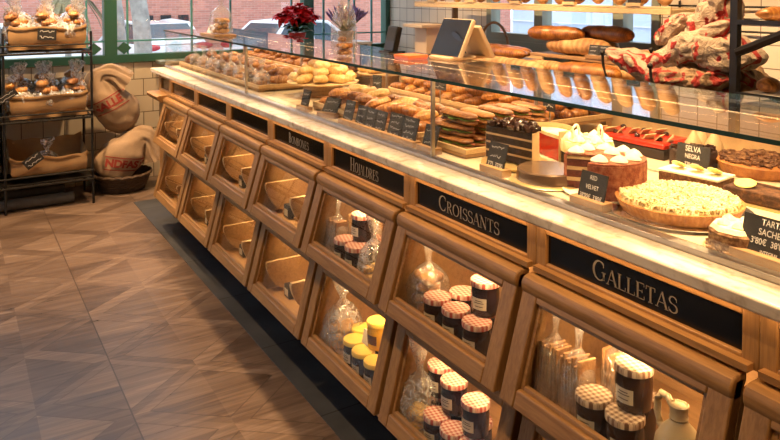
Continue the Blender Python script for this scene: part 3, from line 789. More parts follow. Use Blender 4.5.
def pile(protos, x0, x1, y0, y1, z, rows, nx, ny, dz, label, group, seed, sc=.9, tilt=.35, drop=True):
    rr = random.Random(seed)
    for k in range(rows):
        ax = x0+(x1-x0)*.12*k; bx = x1-(x1-x0)*.12*k
        cx = max(1, nx-(k if drop else 0)); cy = max(1, ny-(k if drop else 0))
        for i in range(cx):
            for j in range(cy):
                x = ax+(bx-ax)*(i+.5)/cx+rr.uniform(-.008, .008); y = y0+.02*k+(y1-y0-.04*k)*(j+.5)/cy+rr.uniform(-.012, .012)
                rr.choice(protos).at((x, y, z+dz*k+rr.uniform(0, .004)), (rr.uniform(-tilt, tilt)*(k > 0), rr.uniform(-tilt, tilt)*(k > 0), rr.uniform(-.6, .6)+PI/2*(i % 2)), label, group, sc*rr.uniform(.92, 1.08))
def wood_tray(label, x0, x1, y0, y1, z0, z1, lip=.018):
    t = thing('wooden_tray', label, 'tray', ((x0+x1)/2, (y0+y1)/2, z0))
    a, b = (x1-x0)/2, (y1-y0)/2; h = z1-z0
    obj('base', MB().box((-a, -b, h-.012), (a, b, h)), M['ply'], t, .002)
    m = MB().box((-a, -b, h), (-a+.008, b, h+lip)).box((a-.008, -b, h), (a, b, h+lip)).box((-a+.008, -b, h), (a-.008, -b+.008, h+lip)).box((-a+.008, b-.008, h), (a-.008, b, h+lip))
    obj('rim', m, M['plyedge'], t, .002)
    if h > .02:
        lg = MB()
        for sx in (-1, 1):
            for sy in (-1, 1): lg.cbox((sx*(a-.02), sy*(b-.02), (h-.012)/2), (.03, .03, h-.012))
        obj('feet', lg, M['ply'], t)
    return t
def round_stand(label, loc, r, h, mat='ply', stem=.6, cat='cake stand', topmat='goldcard'):
    t = thing('cake_stand', label, cat, loc)
    m = MB(); m.lathe([(0, h-.008), (r*.96, h-.008), (r, h-.004), (r, h), (r*.96, h+.001), (0, h+.001)], seg=40); obj('plate', m, M[topmat], t)
    m = MB(); m.lathe([(r*stem*1.15, 0), (r*stem*1.15, .004), (r*stem, .008), (r*stem, h-.0085)], seg=32); obj('stem', m, M[mat], t)
    return t

# --- middle section: golden pastries behind the tag row
wood_tray('wooden tray heaped with golden pastries behind the row of chalk tags', 1.43, 1.73, 2.14, 3.02, D, D+.022)
pile(P_cro+[P_pal, P_pal, P_nap], 1.445, 1.72, 2.16, 3.0, D+.024, 2, 3, 10, .036, 'golden pastry heaped on the tray behind the chalk tags', 'golden pastries behind the tag row', 1, .95)
# --- back row of the middle: raised orange pile
wood_tray('raised wooden tray of croissants along the back of the case', 1.87, 2.23, 1.95, 3.1, D, D+.05)
pile(P_cro+[P_pal], 1.885, 2.22, 1.97, 3.08, D+.052, 3, 4, 11, .036, 'golden croissant piled on the raised tray at the back of the case', 'croissants on the back tray', 2)
# --- platters
round_stand('round wooden stand piled with pale puff pastries, left of the tag row', (1.68, 3.42, D), .19, .075, 'ply', .55, 'stand', 'plyedge')
rr = random.Random(4)
for k in range(3):
    for i in range([9, 6, 3][k]):
        a = i*2*PI/[9, 6, 3][k]+k; d = [.125, .085, .04][k]
        P_nap.at((1.68+d*math.cos(a), 3.42+d*math.sin(a), D+.0765+.033*k), (rr.uniform(-.2, .2), rr.uniform(-.2, .2), a+rr.uniform(-.5, .5)), 'pale puff pastry on the round wooden stand', 'pale pastries on the round stand', .92)
round_stand('smaller round stand of pastries at the back, right of the pale puff pile', (2.06, 3.42, D), .15, .10, 'ply', .55, 'stand', 'plyedge')
for k in range(2):
    for i in range([7, 4][k]):
        a = i*2*PI/[7, 4][k]; d = [.095, .05][k]
        P_nap.at((2.06+d*math.cos(a), 3.42+d*math.sin(a), D+.1015+.032*k), (0, 0, a), 'flat pastry on the smaller back stand', 'pastries on the smaller stand', .85)
# --- far section
wood_tray('long wooden tray of wrapped sweets and pastries at the far end of the case', 1.42, 1.80, 3.68, 5.25, D, D+.02)
pile(P_cro+[P_pal, P_bri, P_dark], 1.55, 1.79, 3.70, 5.22, D+.022, 2, 3, 15, .04, 'golden pastry on the long tray at the far end of the case', 'pastries on the far tray', 5)
wood_tray('raised back tray of pastries at the far end of the case', 1.86, 2.24, 3.66, 5.25, D, D+.06)
pile(P_cro+[P_pal, P_crob, P_dark], 1.88, 2.23, 3.68, 5.22, D+.062, 3, 4, 15, .038, 'brown-gold pastry piled on the raised back tray at the far end', 'pastries on the far back tray', 6)

# --- wrapped goods
def bag_mb(w, d, h, seed, neck=.62, fan=.55, crink=.09, seg=22, nr=.16):
    rr = random.Random(seed); m = MB(); rings = []
    prof = [(0, .55), (.01, .86), (.06, 1.0), (.18, 1.05), (.32, 1.0), (.44, .85), (.54, .5), (.60, nr*1.2), (neck, nr), (.68, nr*1.3), (.78, fan*.62), (.9, fan*.9), (1.0, fan)]
    vs = []
    ph = rr.uniform(0, 6)
    for zi, (t, k) in enumerate(prof):
        for i in range(seg):
            a = 2*PI*i/seg
            f = lambda v, e: math.copysign(abs(v)**e, v)
            x = w/2*k*f(math.cos(a), .75); y = d/2*k*f(math.sin(a), .75)
            if t > neck: y *= .55+.5*math.sin(a*4+ph)*.5
            c = crink*(1 if zi > 1 else .2)*rr.uniform(-1, 1)
            if t > .9: zz = t*h+rr.uniform(-.05, .05)*h
            else: zz = t*h+ (rr.uniform(-.012, .012)*h if zi > 1 else 0)
            vs.append((x*(1+c), y*(1+c), max(0.0, zz)))
    n = len(prof)
    fs = [(j*seg+i, j*seg+(i+1) % seg, (j+1)*seg+(i+1) % seg, (j+1)*seg+i) for j in range(n-1) for i in range(seg)]
    fs.append(tuple(range(seg-1, -1, -1)))
    return m.add(vs, fs)
def bagged(label, loc, w, d, h, seed, fill, cnt=6, rz=0, cat='bagged pastry', filmm='film', group=None, fan=.55, nm='bagged_pastry', fs=1.0):
    t = thing(nm, label, cat, loc, rz, group)
    obj('clear_bag', bag_mb(w, d, h, seed, fan=fan), M[filmm], t, sharp=180)
    rr = random.Random(seed+50)
    mats = {'roll': 'golden', 'cookie': 'cookie', 'brown': 'brown', 'pale': 'pale', 'choc': 'choc', 'biscuit': 'biscuit'}
    if fill == 'biscuit':
        nn = cnt
        for i in range(nn):
            x = (i-(nn-1)/2)*w*.80/nn
            obj('biscuit', MB().box((x-w*.33/nn, -d*.36, .004), (x+w*.33/nn, d*.36, h*.52+rr.uniform(-.01, .01))), M['biscuit'], t, .003)
    else:
        r = min(w, d)*.23*fs; lay = 0; done = 0
        while done < cnt:
            for a in range(4):
                if done >= cnt: break
                an = a*PI/2+lay*.7; px, py = math.cos(an)*(w/2-r)*.62, math.sin(an)*(d/2-r)*.62
                m = roll_mb(r, r*.85, r*.7, seed+done, .16, 2); m.x = None
                X = Matrix.Translation((px, py, .004+lay*r*1.15)) @ Matrix.Rotation(an, 4, 'Z') @ Matrix.Rotation(rr.uniform(-.3, .3)*(lay > 0), 4, 'Y')
                m.v = [tuple(X @ Vector(p)) for p in m.v]
                obj({'cookie': 'cookie', 'choc': 'truffle'}.get(fill, 'roll'), m, M[mats[fill]], t); done += 1
            lay += 1
    return t
DD = D+.022
for i, y in enumerate([3.78, 3.95, 4.13, 4.30, 4.48, 4.66, 4.85, 5.04]):
    bagged(f'{ORD[i]} small clear bag of sweets from the right along the far front tray', (1.48, y, DD), .085, .085, .15, 100+i, ['brown', 'choc', 'cookie'][i % 3], 5, .4*i, 'bag of sweets', 'filmw', 'small bags on the far tray', fan=.5)
o = P_bri.at((1.50, 5.19, DD), 0, 'round roll standing at the far left end of the case', None, 1.25)

# --- sandwiches right of the glass joint
def make_sandwich():
    t = thing('sandwich', 's', 'sandwich')
    m = loaf_mb(.20, .036, 3, 3, .4, .5); obj('bread', m, M['brown'], t)
    m = loaf_mb(.19, .036, 5, 0, .4, .3); m.v = [(x, y-.004, z+.024) for x, y, z in m.v]; obj('ham', m, M['ham'], t)
    m = MB()
    pts = []
    for i in range(26):
        a = 2*PI*i/26; pts.append((.098*math.cos(a)*(1+.05*math.sin(5*a)), .043*math.sin(a)*(1+.16*math.sin(9*a)), .036+.005*math.sin(7*a)))
    m.add(pts+[(p[0], p[1], p[2]+.004) for p in pts], [tuple(range(25, -1, -1)), tuple(range(26, 52))]+[(i, (i+1) % 26, 26+(i+1) % 26, 26+i) for i in range(26)])
    obj('lettuce', m, M['lettuce'], t)
    m = loaf_mb(.20, .038, 8, 3, .4, .5); m.v = [(x, y, z+.038) for x, y, z in m.v]; obj('bread', m, M['brown'], t)
    return t
P_san = Proto(make_sandwich)
wood_tray('wooden tray of stacked filled rolls right of the glass joint', 1.42, 1.80, 1.78, 1.97+.13, D, D+.018) if False else None
wood_tray('wooden tray of stacked ham and lettuce rolls beside the glass joint', 1.43, 1.86, 1.86, 2.12, D, D+.014)
for k in range(3):
    for i in range(5):
        P_san.at((1.475+.082*i+.01*k+rnd.uniform(-.008, .008), 1.99+rnd.uniform(-.016, .016), D+.0165+.039*k), (0, 0, PI/2+rnd.uniform(-.16, .16)), f'ham and lettuce roll, {ORD[i]} from the front glass, {["bottom", "middle", "top"][k]} layer of its tray', 'sandwiches beside the glass joint', (.92, .8, .52))

# ------------------------------------------------------------------ cakes
def disc_cake(mb, r, z0, z1, a0=0, a1=2*PI, seg=48, wob=None):
    """solid sector"""
    full = abs(a1-a0-2*PI) < 1e-6
    if full: return mb.lathe([(0, z0), (r, z0), (r, z1-.004), (r-.004, z1), (0, z1)], seg=seg, wob=wob)
    n = seg; A = [a0+(a1-a0)*i/n for i in range(n+1)]
    rim = [(r*math.cos(a), r*math.sin(a)) for a in A]
    return mb.prism([(0, 0)]+rim, 2, z0, z1)
def crumbs(mb, n, r0, r1, z, s, seed, a0=0, a1=2*PI):
    rr = random.Random(seed)
    for i in range(n):
        a = rr.uniform(a0, a1); d = math.sqrt(rr.uniform(r0*r0, r1*r1)); q = s*rr.uniform(.6, 1.4)
        mb.x = Matrix.Translation((d*math.cos(a), d*math.sin(a), z+q*.3)) @ Matrix.Rotation(rr.uniform(0, 6), 4, 'Z') @ Matrix.Rotation(rr.uniform(-.7, .7), 4, 'X')
        mb.box((-q, -q*.4, -q*.35), (q, q*.4, q*.35))
    mb.x = None
def dollop(mb, x, y, z, r, h=1.3, tw=5):
    mb.lathe([(r, 0), (r*1.08, r*.3*h), (r*.85, r*.65*h), (r*.5, r*.95*h), (r*.12, r*1.25*h), (0, r*1.3*h)], (x, y, z), 20, wob=lambda a, zz: 1+.10*math.sin(tw*a+zz*120))
# chocolate layer cake, cut face towards the customer
round_stand('low gold board under the cut chocolate layer cake', (1.515, 1.715, D), .108, .012, 'nougat', .75)
dr = thing('cake_drum', 'empty low brown cake drum with a gold rim between chocolate cake and red velvet', 'cake stand', (1.467, 1.498+.02, D))
m = MB(); m.lathe([(0, 0), (.105, 0), (.112, .004), (.105, .008), (.092, .008)], seg=44); obj('rim', m, M['goldcard'], dr)
m = MB(); m.lathe([(.092, .0081), (.090, .036), (.086, .040), (0, .040)], seg=44); obj('drum', m, M['drum'], dr)
ck = thing('chocolate_cake', 'cut chocolate layer cake with dark chocolate curls, pale cream at its rounded side', 'cake', (1.485, 1.715, D+.0135))
a0, a1 = R(-82), R(98); rC = .095
m = MB(); z = 0.002
for k in range(4): disc_cake(m, rC-.001, z, z+.0205, a0, a1); z += .027
obj('sponge', m, M['choc'], ck)
m = MB(); z = .0226
for k in range(3): disc_cake(m, rC-.0015, z, z+.0063, a0, a1); z += .027
obj('cream_filling', m, M['nougat'], ck)
m = MB(); n = 30
A = [a0+(a1-a0)*i/n for i in range(n+1)]
m.prism([((rC-.0008)*math.cos(a), (rC-.0008)*math.sin(a)) for a in A]+[((rC+.0005)*math.cos(a), (rC+.0005)*math.sin(a)) for a in reversed(A)], 2, .001, .104)
obj('cream_coat', m, M['nougat'], ck)
m = MB(); crumbs(m, 110, 0, rC*.97, .106, .012, 3, a0+.05, a1-.05)
rr = random.Random(5)
for i in range(30):
    a = rr.uniform(a0+.1, a1-.1); d = rr.uniform(.02, rC*.9); q = rr.uniform(0, PI)
    c = Vector((d*math.cos(a), d*math.sin(a), .112)); dv = Vector((math.cos(q), math.sin(q), rr.uniform(-.2, .4)))*.017
    m.tube([c-dv, c-dv*.3+Vector((0, 0, .008)), c+dv*.4+Vector((0, 0, .008)), c+dv], [.005, .007, .007, .004], 7)
obj('chocolate_curls', m, M['chocgl'], ck)
# red jelly half cake with curved beige card, behind
ck = thing('red_mousse_slice', 'red glazed mousse slice with a curved beige side behind the chocolate cake', 'cake', (1.685, 1.76, D))
obj('mousse', disc_cake(MB(), .085, .001, .07, R(-100), R(70)), M['redgl'], ck)
m = MB(); A = [R(-105)+R(180)*i/20 for i in range(21)]
m.prism([(.087*math.cos(a), .087*math.sin(a)) for a in A]+[(.090*math.cos(a), .090*math.sin(a)) for a in reversed(A)], 2, .001, .098); obj('curved_card', m, M['nougat'], ck)
obj('cream_top', disc_cake(MB(), .084, .0705, .082, R(-100), R(70)), M['mering'], ck)
# white cake with rings
ck = thing('white_cake', 'white and yellow crumble cake with white chocolate rings behind the red velvet', 'cake', (1.735, 1.625, D)); ck.scale = (.8, .8, .78)
m = MB(); disc_cake(m, .1, .001, .08); obj('sponge', m, M['choc'], ck)
m = MB(); m.lathe([(.104, .05), (.106, .08), (.1, .094), (0, .096)], seg=36, wob=lambda a, z: 1+.02*math.sin(11*a)); crumbs(m, 130, 0, .1, .096, .008, 6); obj('crumble', m, M['mering'], ck)
m = MB()
for i in range(6): a = i*PI/3+.3; dollop(m, .068*math.cos(a), .068*math.sin(a), .094, .022, 1.1)
obj('cream_rosettes', m, M['cream'], ck)
m = MB()
for (x, y, q) in ((-.03, .03, .3), (.045, -.03, 1.0)):
    P = [(x+math.cos(q)*.028*math.cos(t*2*PI/16), y+math.sin(q)*.028*math.cos(t*2*PI/16), .125+.028*math.sin(t*2*PI/16)) for t in range(17)]
    m.tube(P, .005, 8)
obj('white_chocolate_ring', m, M['cream'], ck)
# red velvet with a wedge removed
pl = thing('cake_plate', 'pale round plate under the cut red velvet cake', 'plate', (1.512, 1.350, D)); m = MB(); m.lathe([(0, 0), (.09, 0), (.110, .006), (.112, .009), (.09, .005), (0, .004)], seg=48); obj('dish', m, M['cream'], pl)
ck = thing('red_velvet_cake', 'red velvet cake with white cream rosettes and a wedge cut out', 'cake', (1.512, 1.350, D+.0055)); ck.scale = (1.0, 1.0, 1.12)
a0, a1 = R(-162), R(128); rC = .105
m = MB(); z = .001
for k in range(3): disc_cake(m, rC-.004, z, z+.0175, a0, a1); z += .027
obj('sponge', m, M['rvsponge'], ck)
m = MB(); z = .0187
for k in range(2): disc_cake(m, rC-.004, z, z+.009, a0, a1); z += .027
disc_cake(m, rC-.004, .0727, .080, a0, a1)
obj('cream_filling', m, M['nougat'], ck)
m = MB(); n = 40
A = [a0+(a1-a0)*i/n for i in range(n+1)]
m.prism([((rC-.004)*math.cos(a), (rC-.004)*math.sin(a)) for a in A]+[((rC+.004)*math.cos(a), (rC+.004)*math.sin(a)) for a in reversed(A)], 2, .001, .081)
disc_cake(m, rC+.002, .0812, .086, a0, a1); obj('red_crumb_coat', m, M['redcr'], ck)
for i in range(8):
    a = a0+.25+(a1-a0-.45)*i/7; m = MB(); dollop(m, .078*math.cos(a), .078*math.sin(a), .0858, .021, .7, 3); obj('cream_rosette', m, M['cream'], ck)
m = MB(); dollop(m, .03, .0, .0858, .020, .8, 3); obj('cream_rosette', m, M['cream'], ck)
# big lemon cream tart
TX, TY = 1.535, 1.135
pl = thing('metal_platter', 'silver platter under the large cream tart', 'platter', (TX, TY, D)); m = MB(); m.lathe([(0, 0), (.14, 0), (.172, .007), (.174, .010), (.14, .005), (0, .004)], seg=56); obj('dish', m, M['chrome'], pl)
ck = thing('cream_tart', 'large fluted tart topped with ruffled pale lemon cream', 'tart', (TX, TY, D+.0055)); ck.scale = (.90, .90, .92)
fl = lambda a, z: 1+(.020 if z > .004 else .006)*abs(math.sin(36*a))
m = MB(); m.lathe([(0, 0), (.150, 0), (.163, .028), (.165, .033), (.158, .034), (.153, .027), (0, .026)], seg=288, wob=fl); obj('crust', m, M['crust'], ck, sharp=60)
m = MB(); rr = random.Random(3)
m.lathe([(.152, .0272), (.146, .032), (.10, .037), (0, .040)], seg=40)
for i in range(1500):
    a = rr.uniform(0, 2*PI); d = .152*math.sqrt(rr.random()); l = rr.uniform(.012, .028); q = rr.uniform(0, 2*PI); zb = .032+.008*(1-d/.15)
    c = Vector((d*math.cos(a), d*math.sin(a), zb)); dv = Vector((math.cos(q), math.sin(q), 0))*l/2
    m.tube([c-dv, c-dv*.4+Vector((0, 0, .010)), c+dv*.4+Vector((0, 0, .012)), c+dv], [.001, .0026, .0026, .001], 5, .7)
obj('cream_topping', m, M['mering'], ck)
# sacher
ck = thing('sacher_cake', 'small chocolate sacher cake with pale cream top and nut crumbs, beside the TARTA SACHER tag', 'cake', (1.424, .905, D)); ck.scale = (.86, .86, .8)
m = MB(); m.lathe([(0, 0), (.078, 0), (.080, .003), (0, .0035)], seg=36); obj('cake_card', m, M['goldcard'], ck)
m = MB(); m.lathe([(0, .004), (.066, .004), (.068, .05), (.062, .056), (0, .057)], seg=44, wob=lambda a, z: 1+.012*math.sin(24*a)); obj('sponge', m, M['hazel'], ck)
m = MB(); crumbs(m, 90, .064, .074, .006, .006, 9); obj('nut_crumbs', m, M['hazel'], ck)
m = MB(); m.lathe([(.063, .056), (.056, .066), (.02, .07), (0, .07)], seg=30, wob=lambda a, z: 1+.05*math.sin(9*a))
for i in range(5): a = i*1.257; dollop(m, .034*math.cos(a), .034*math.sin(a), .066, .016, .9)
obj('cream_top', m, M['mering'], ck)
# back row
ck = thing('lemon_loaf', 'white iced loaf cake topped with lemon slices behind the cream tart', 'cake', (1.80, 1.275, D), R(8)); ck.scale = (.8, .68, .8)
obj('sponge', MB().box((-.06, -.13, .001), (.06, .13, .038)), M['hazel'], ck, .006)
m = MB().box((-.062, -.132, .0385), (.062, .132, .048)); obj('icing', m, M['cream'], ck, .004)
for i, y in enumerate((-.085, -.01, .07)):
    m = MB(); m.x = Matrix.Translation((-.01, y, .050)) @ Matrix.Rotation(.5, 4, 'Y'); m.lathe([(0, 0), (.027, 0), (.029, .002), (.027, .005), (0, .005)], seg=24); m.x = None; m.v = [(x, yy, zz+.012) for x, yy, zz in m.v]; obj('lemon_slice', m, M['lemon'], ck)
ck = thing('brown_slice_cake', 'brown nut slice cake with one lemon wheel, right of the cream tart', 'cake', (1.80, 1.055, D), R(5)); ck.scale = (.85, .85, .62)
obj('cake_board', MB().box((-.08, -.14, 0), (.08, .14, .004)), M['goldcard'], ck)
obj('sponge', MB().box((-.06, -.12, .0045), (.06, .12, .058)), M['hazel'], ck, .006)
m = MB(); m.x = Matrix.Translation((-.02, .07, .072)) @ Matrix.Rotation(-.35, 4, 'Y'); m.lathe([(0, -.003), (.030, -.003), (.032, 0), (.030, .003), (0, .003)], seg=24); obj('lemon_slice', m, M['lemon'], ck)
ck = thing('nut_tart', 'crumb-topped nut tart at the back of the case near the right edge', 'tart', (2.09, 1.26, D))
m = MB(); m.lathe([(0, 0), (.11, 0), (.125, .034), (.118, .038), (0, .038)], seg=120, wob=lambda a, z: 1+.012*math.sin(40*a)); obj('crust', m, M['crust'], ck)
m = MB(); crumbs(m, 260, 0, .115, .041, .008, 12); obj('nut_topping', m, M['hazel'], ck)
ck = thing('triangle_cakes', 't', 'cake') if False else None
for i, (y, x) in enumerate(((1.47, 2.06), (1.43, 2.11), (1.50, 2.14))):
    c = thing('meringue_cone', f'{ORD[i]} pointed cream cone standing behind the SELVA NEGRA tag', 'pastry', (x, y, D), 0, 'cream cones at the back')
    m = MB(); dollop(m, 0, 0, 0.012, .03, 2.2); obj('cream', m, M['nougat'], c)
    m = MB(); m.lathe([(0, 0), (.034, 0), (.034, .012), (0, .012)], seg=20); obj('biscuit_base', m, M['cookie'], c)
ck = thing('black_forest_cake', 'low dark cake carrying the SELVA NEGRA tag behind the lemon loaf', 'cake', (1.99, 1.42, D))
m = MB(); disc_cake(m, .07, .001, .055); obj('sponge', m, M['choc'], ck)
m = MB(); crumbs(m, 70, 0, .066, .056, .007, 31); obj('chocolate_curls', m, M['chocgl'], ck)
price_tag((1.905, 1.365, D+.0), ['SELVA', 'NEGRA', "3'20  20'95"], 'chalk tag reading SELVA NEGRA standing among the back cakes', .112, .068, sizes=[.019, .0155, .011], tilt=8, block=True, bl=.06)
ck = thing('red_fruit_cake', 'long red glazed fruit cake with chocolate shards at the back of the case', 'cake', (2.03, 1.655, D), R(4)); ck.scale = (1, .9, .72)
obj('sponge', MB().box((-.08, -.16, .001), (.08, .16, .045)), M['choc'], ck, .004)
m = MB().box((-.081, -.161, .0455), (.081, .161, .078)); obj('red_glaze', m, M['redgl'], ck, .012)
m = MB(); rr = random.Random(8)
for i in range(9):
    x, y = rr.uniform(-.06, .06), -.14+.035*i
    m.x = Matrix.Translation((x, y, .0785)) @ Matrix.Rotation(rr.uniform(-.6, .6), 4, 'Z') @ Matrix.Rotation(R(35), 4, 'X'); m.box((-.022, -.002, 0), (.022, .002, .03))
obj('chocolate_shard', m, M['nougat'], ck)
m = MB()
for i in range(6):
    m.x = Matrix.Translation((-.05+.1*(i % 2), -.12+.048*i, .084)); m.blob(lambda a, b: (.011*math.cos(b)*math.cos(a), .011*math.cos(b)*math.sin(a), .011*math.sin(b)), 12, 8)
obj('cherry', m, M['chocgl'], ck)
price_tag((1.90, 1.88, D+.0), ['~', '~'], 'grey slate tag standing before the back croissants, above the white cake', .06, .085, tilt=15, rz=.3, block=True) if False else None
def stick_tag(loc, label, w, h, lines, rz=0, stick=.12):
    r = thing('price_tag', label, 'price tag', loc, rz)
    m = MB(); m.tube([(.004, 0, 0), (.004, 0, stick+h*.4)], .003, 8); obj('stick', m, M['steel'], r)
    m = MB().cbox((0, 0, stick+h/2), (.004, w, h)); c = obj('slate_card', m, M['slate'], r)
    for q, tx in enumerate(lines):
        t = MB(); rr = random.Random(q+3); pts = [(-w*.36+w*.72*i/12, (rr.random()-.5)*h*.15) for i in range(13)]; t.ribbon(pts, h*.03)
        X = Matrix.Translation((-.0026, 0, stick+h*(1-(q+.5)/len(lines)))) @ FACE
        t.v = [tuple(X @ Vector(p)) for p in t.v]; obj('chalk_lettering', t, M['chalk'], c)
stick_tag((1.865, 1.93, D), 'grey slate tag standing at the back, above the white cake', .06, .08, ['~', '~'], 0, .11)
stick_tag((1.865, 2.62, D), 'wide slate tag on a stick in front of the back croissants', .10, .05, ['~', '~'], 0, .11)
stick_tag((1.86, 3.16, D), 'black tag leaning between the two round stands', .06, .08, ['~'], .3, .04)
for i, y in enumerate((3.13, 3.27)):
    b = thing('black_box', f'{["right", "left"][i]} black card box at the back of the case, right of the smaller stand', 'box', (2.17, y-.0, D))
    obj('carton', MB().box((-.04, -.045, .0), (.04, .045, .10)), M['blackp'], b, .003); obj('lid', MB().box((-.042, -.047, .1005), (.042, .047, .112)), M['blackp'], b, .003)

# ------------------------------------------------------------------ things standing on the glass top
GT = GZ+.0045
t = thing('cookie_tray', 'small board with white card and bagged cookies standing on the far end of the glass', 'tray', (1.45, 4.45, GT))
obj('board', MB().box((-.07, -.15, 0), (.07, .15, .014)), M['ply'], t, .003)
c = thing('sign_card', 'white card leaning on the small cookie board on the far glass', 'card', (1.42, 4.53, GT+.0145)); m = MB(); m.x = Matrix.Rotation(R(25), 4, 'Y'); m.box((0, -.06, 0), (.004, .06, .055)); obj('card', m, M['paperw'], c)
m = MB(); m.x = Matrix.Rotation(R(25), 4, 'Y')
for k in range(2): m.box((-.001, -.035, .018+.016*k), (0, .035, .024+.016*k))
obj('printed_lines', m, M['kraft'], c)
bagged('tall clear bag of cookies on the far end of the glass top', (1.45, 4.385, GT+.0145), .14, .12, .30, 301, 'cookie', 12, 0, fan=.7)
bagged('tall clear bag of golden rolls on the glass top, left of the lavender', (1.47, 2.78, GT), .10, .10, .42, 303, 'roll', 9, .3, fan=.7)

# till: two tilted screens on one stand
t = thing('till_screens', 'pair of tilted till screens back to back on the glass top', 'till', (1.74, 2.425, GT))
obj('foot', MB().box((-.02, -.07, 0), (.17, .07, .012)), M['beigep'], t, .004)
X = Matrix.Rotation(R(25), 4, 'Y')
m = MB(); m.x = X; m.box((0, -.105, .012), (.022, .10, .185)); sc_ = obj('customer_screen', m, M['beigep'], t, .006)
m = MB(); m.x = X; m.box((-.0015, -.099, .017), (-.0002, .094, .180)); obj('display_glass', m, M['screen'], sc_)
X = Matrix.Translation((.20, 0, 0)) @ Matrix.Rotation(R(-30), 4, 'Y')
m = MB(); m.x = X; m.box((-.02, -.11, .012), (0, .06, .165)); obj('staff_screen', m, M['beigep'], t, .006)
m = MB(); m.tube([(.085, 0, .012), (.095, 0, .10)], .015, 10); obj('stem', m, M['blackp'], t)
t = thing('card_reader', 'black card reader propped on the glass top beside the tiled column', 'card reader', (1.72, 2.83, GT))
m = MB(); m.x = Matrix.Rotation(R(14), 4, 'Y'); m.box((0, -.042, .006), (.03, .042, .125)); k = obj('body', m, M['blackp'], t, .006)
m = MB(); m.x = Matrix.Rotation(R(14), 4, 'Y'); m.box((-.001, -.034, .055), (-.0001, .034, .115)); obj('screen', m, M['slate'], k)
obj('base', MB().box((-.02, -.045, 0), (.07, .045, .006)), M['blackp'], t)
t = thing('card_stack', 'small stack of orange and pink cards on the glass left of the till', 'cards', (1.64, 2.51, GT))
obj('orange_cards', MB().box((-.05, -.055, .008), (.05, .055, .018)), M['orangec'], t); obj('pink_cards', MB().box((-.048, -.053, 0), (.048, .053, .0078)), M['pinkc'], t)

# ------------------------------------------------------------------ bin contents
def make_jar(lid, body, lab):
    t = thing('jam_jar', 'j', 'jar')
    m = MB(); m.lathe([(0, 0), (.034, 0), (.038, .004), (.0405, .03), (.0415, .058), (.040, .075), (.0375, .083), (0, .0835)], seg=30); b = obj('glass', m, M[body], t)
    m = MB(); m.lathe([(.0405, .0835), (.043, .0842), (.0435, .0955), (.041, .0995), (0, .100)], seg=30); obj('lid', m, M[lid], t)
    if lab:
        m = MB(); vs = []
        for i in range(9):
            a = R(180-4+62*(i/8-.5)); 
            for z, r in ((.022, .0415), (.056, .0428)): vs.append((r*math.cos(a), r*math.sin(a), z))
        m.add(vs, [(2*i, 2*i+2, 2*i+3, 2*i+1) for i in range(8)]); lb = obj('label', m, M[lab], t)
        m = MB()
        for z, w in ((.047, 15), (.041, 20), (.031, 17)):
            vs = []
            for i in range(5):
                a = R(176+2*w*(i/4-.5))
                for zz in (z, z+.0022): vs.append((.0433*math.cos(a), .0433*math.sin(a), zz))
            m.add(vs, [(2*i, 2*i+2, 2*i+3, 2*i+1) for i in range(4)])
        obj('printed_text', m, M['ink'], lb)
    return t
J_red = Proto(lambda: make_jar('lidred', 'jam', 'label')); J_br = Proto(lambda: make_jar('lidbr', 'jamb', 'label'))
J_yel = Proto(lambda: make_jar('lidyel', 'jarclear', 'label')); J_hon = Proto(lambda: make_jar('lidyel', 'honey', 'brlabel'))
FU, FL = UP[0]-.0135, LO[0]-.0135
JH = .1005
# GALLETAS bin
J_br.at((1.262, 1.152, FU), .3, 'brown check lid jar at the left of the GALLETAS bin jars')
J_br.at((1.262, 1.062, FU), .5, 'brown check lid jar beside the stoneware jug in the GALLETAS bin')
J_br.at((1.297, 1.068, FU+JH), .2, 'brown check lid jar stacked on top in the GALLETAS bin')
J_br.at((1.352, 1.10, FU), .2, 'brown check lid jar hidden behind the front jars of the GALLETAS bin')
def biscuit_bag(label, loc, seed, rz, tilt, w=.085, d=.075, h=.25, n=6, cnt=None):
    b = bagged(label, loc, w, d, h, seed, 'biscuit', n, rz, 'bag of biscuits', 'film', None, .5, 'biscuit_bag')
    b.rotation_euler = (R(tilt), 0, rz); return b
biscuit_bag('leftmost clear bag of biscuit sticks in the GALLETAS bin', (1.285, 1.315, FU), 11, PI/2+.1, 5, .085, .08, .27, 7)
biscuit_bag('middle clear bag of biscuit sticks in the GALLETAS bin', (1.285, 1.232, FU), 12, PI/2-.05, 3, .085, .08, .27, 7)
biscuit_bag('right clear bag of biscuit sticks behind the GALLETAS jars', (1.40, 1.19, FU), 13, PI/2, 0, .10, .08, .27)
jg = thing('stoneware_jug', 'cream stoneware jug with loop handle in the GALLETAS bin', 'jug', (1.262, .925, FU))
m = MB(); m.lathe([(0, 0), (.044, 0), (.048, .006), (.049, .09), (.046, .112), (.034, .134), (.0205, .148), (.0175, .156), (.0195, .160), (.0175, .164), (.0185, .182), (.020, .186), (.0165, .188), (.014, .184), (0, .184)], seg=36); obj('body', m, M['ceramic'], jg)
m = MB(); P = [(.0, .017, .172), (0, .032, .185), (0, .050, .183), (0, .062, .165), (0, .064, .14), (0, .055, .118), (0, .040, .106)]; m.tube(P, [.007, .0075, .008, .008, .008, .008, .009], 10); obj('handle', m, M['ceramic'], jg)
jg.rotation_euler = (0, 0, R(-12))
m = MB(); 
for q in range(4): m.ribbon([(-.022+.044*i/12, .05-q*.012+(.004*math.sin(i*2.1+q))) for i in range(13)], .0012)
vs = []
for (u, v, _) in m.v: a = PI+.2-u/.049; vs.append((.0496*math.cos(a), .0496*math.sin(a), v+.03))
m.v = vs; obj('printed_crest', m, M['ink'], jg)
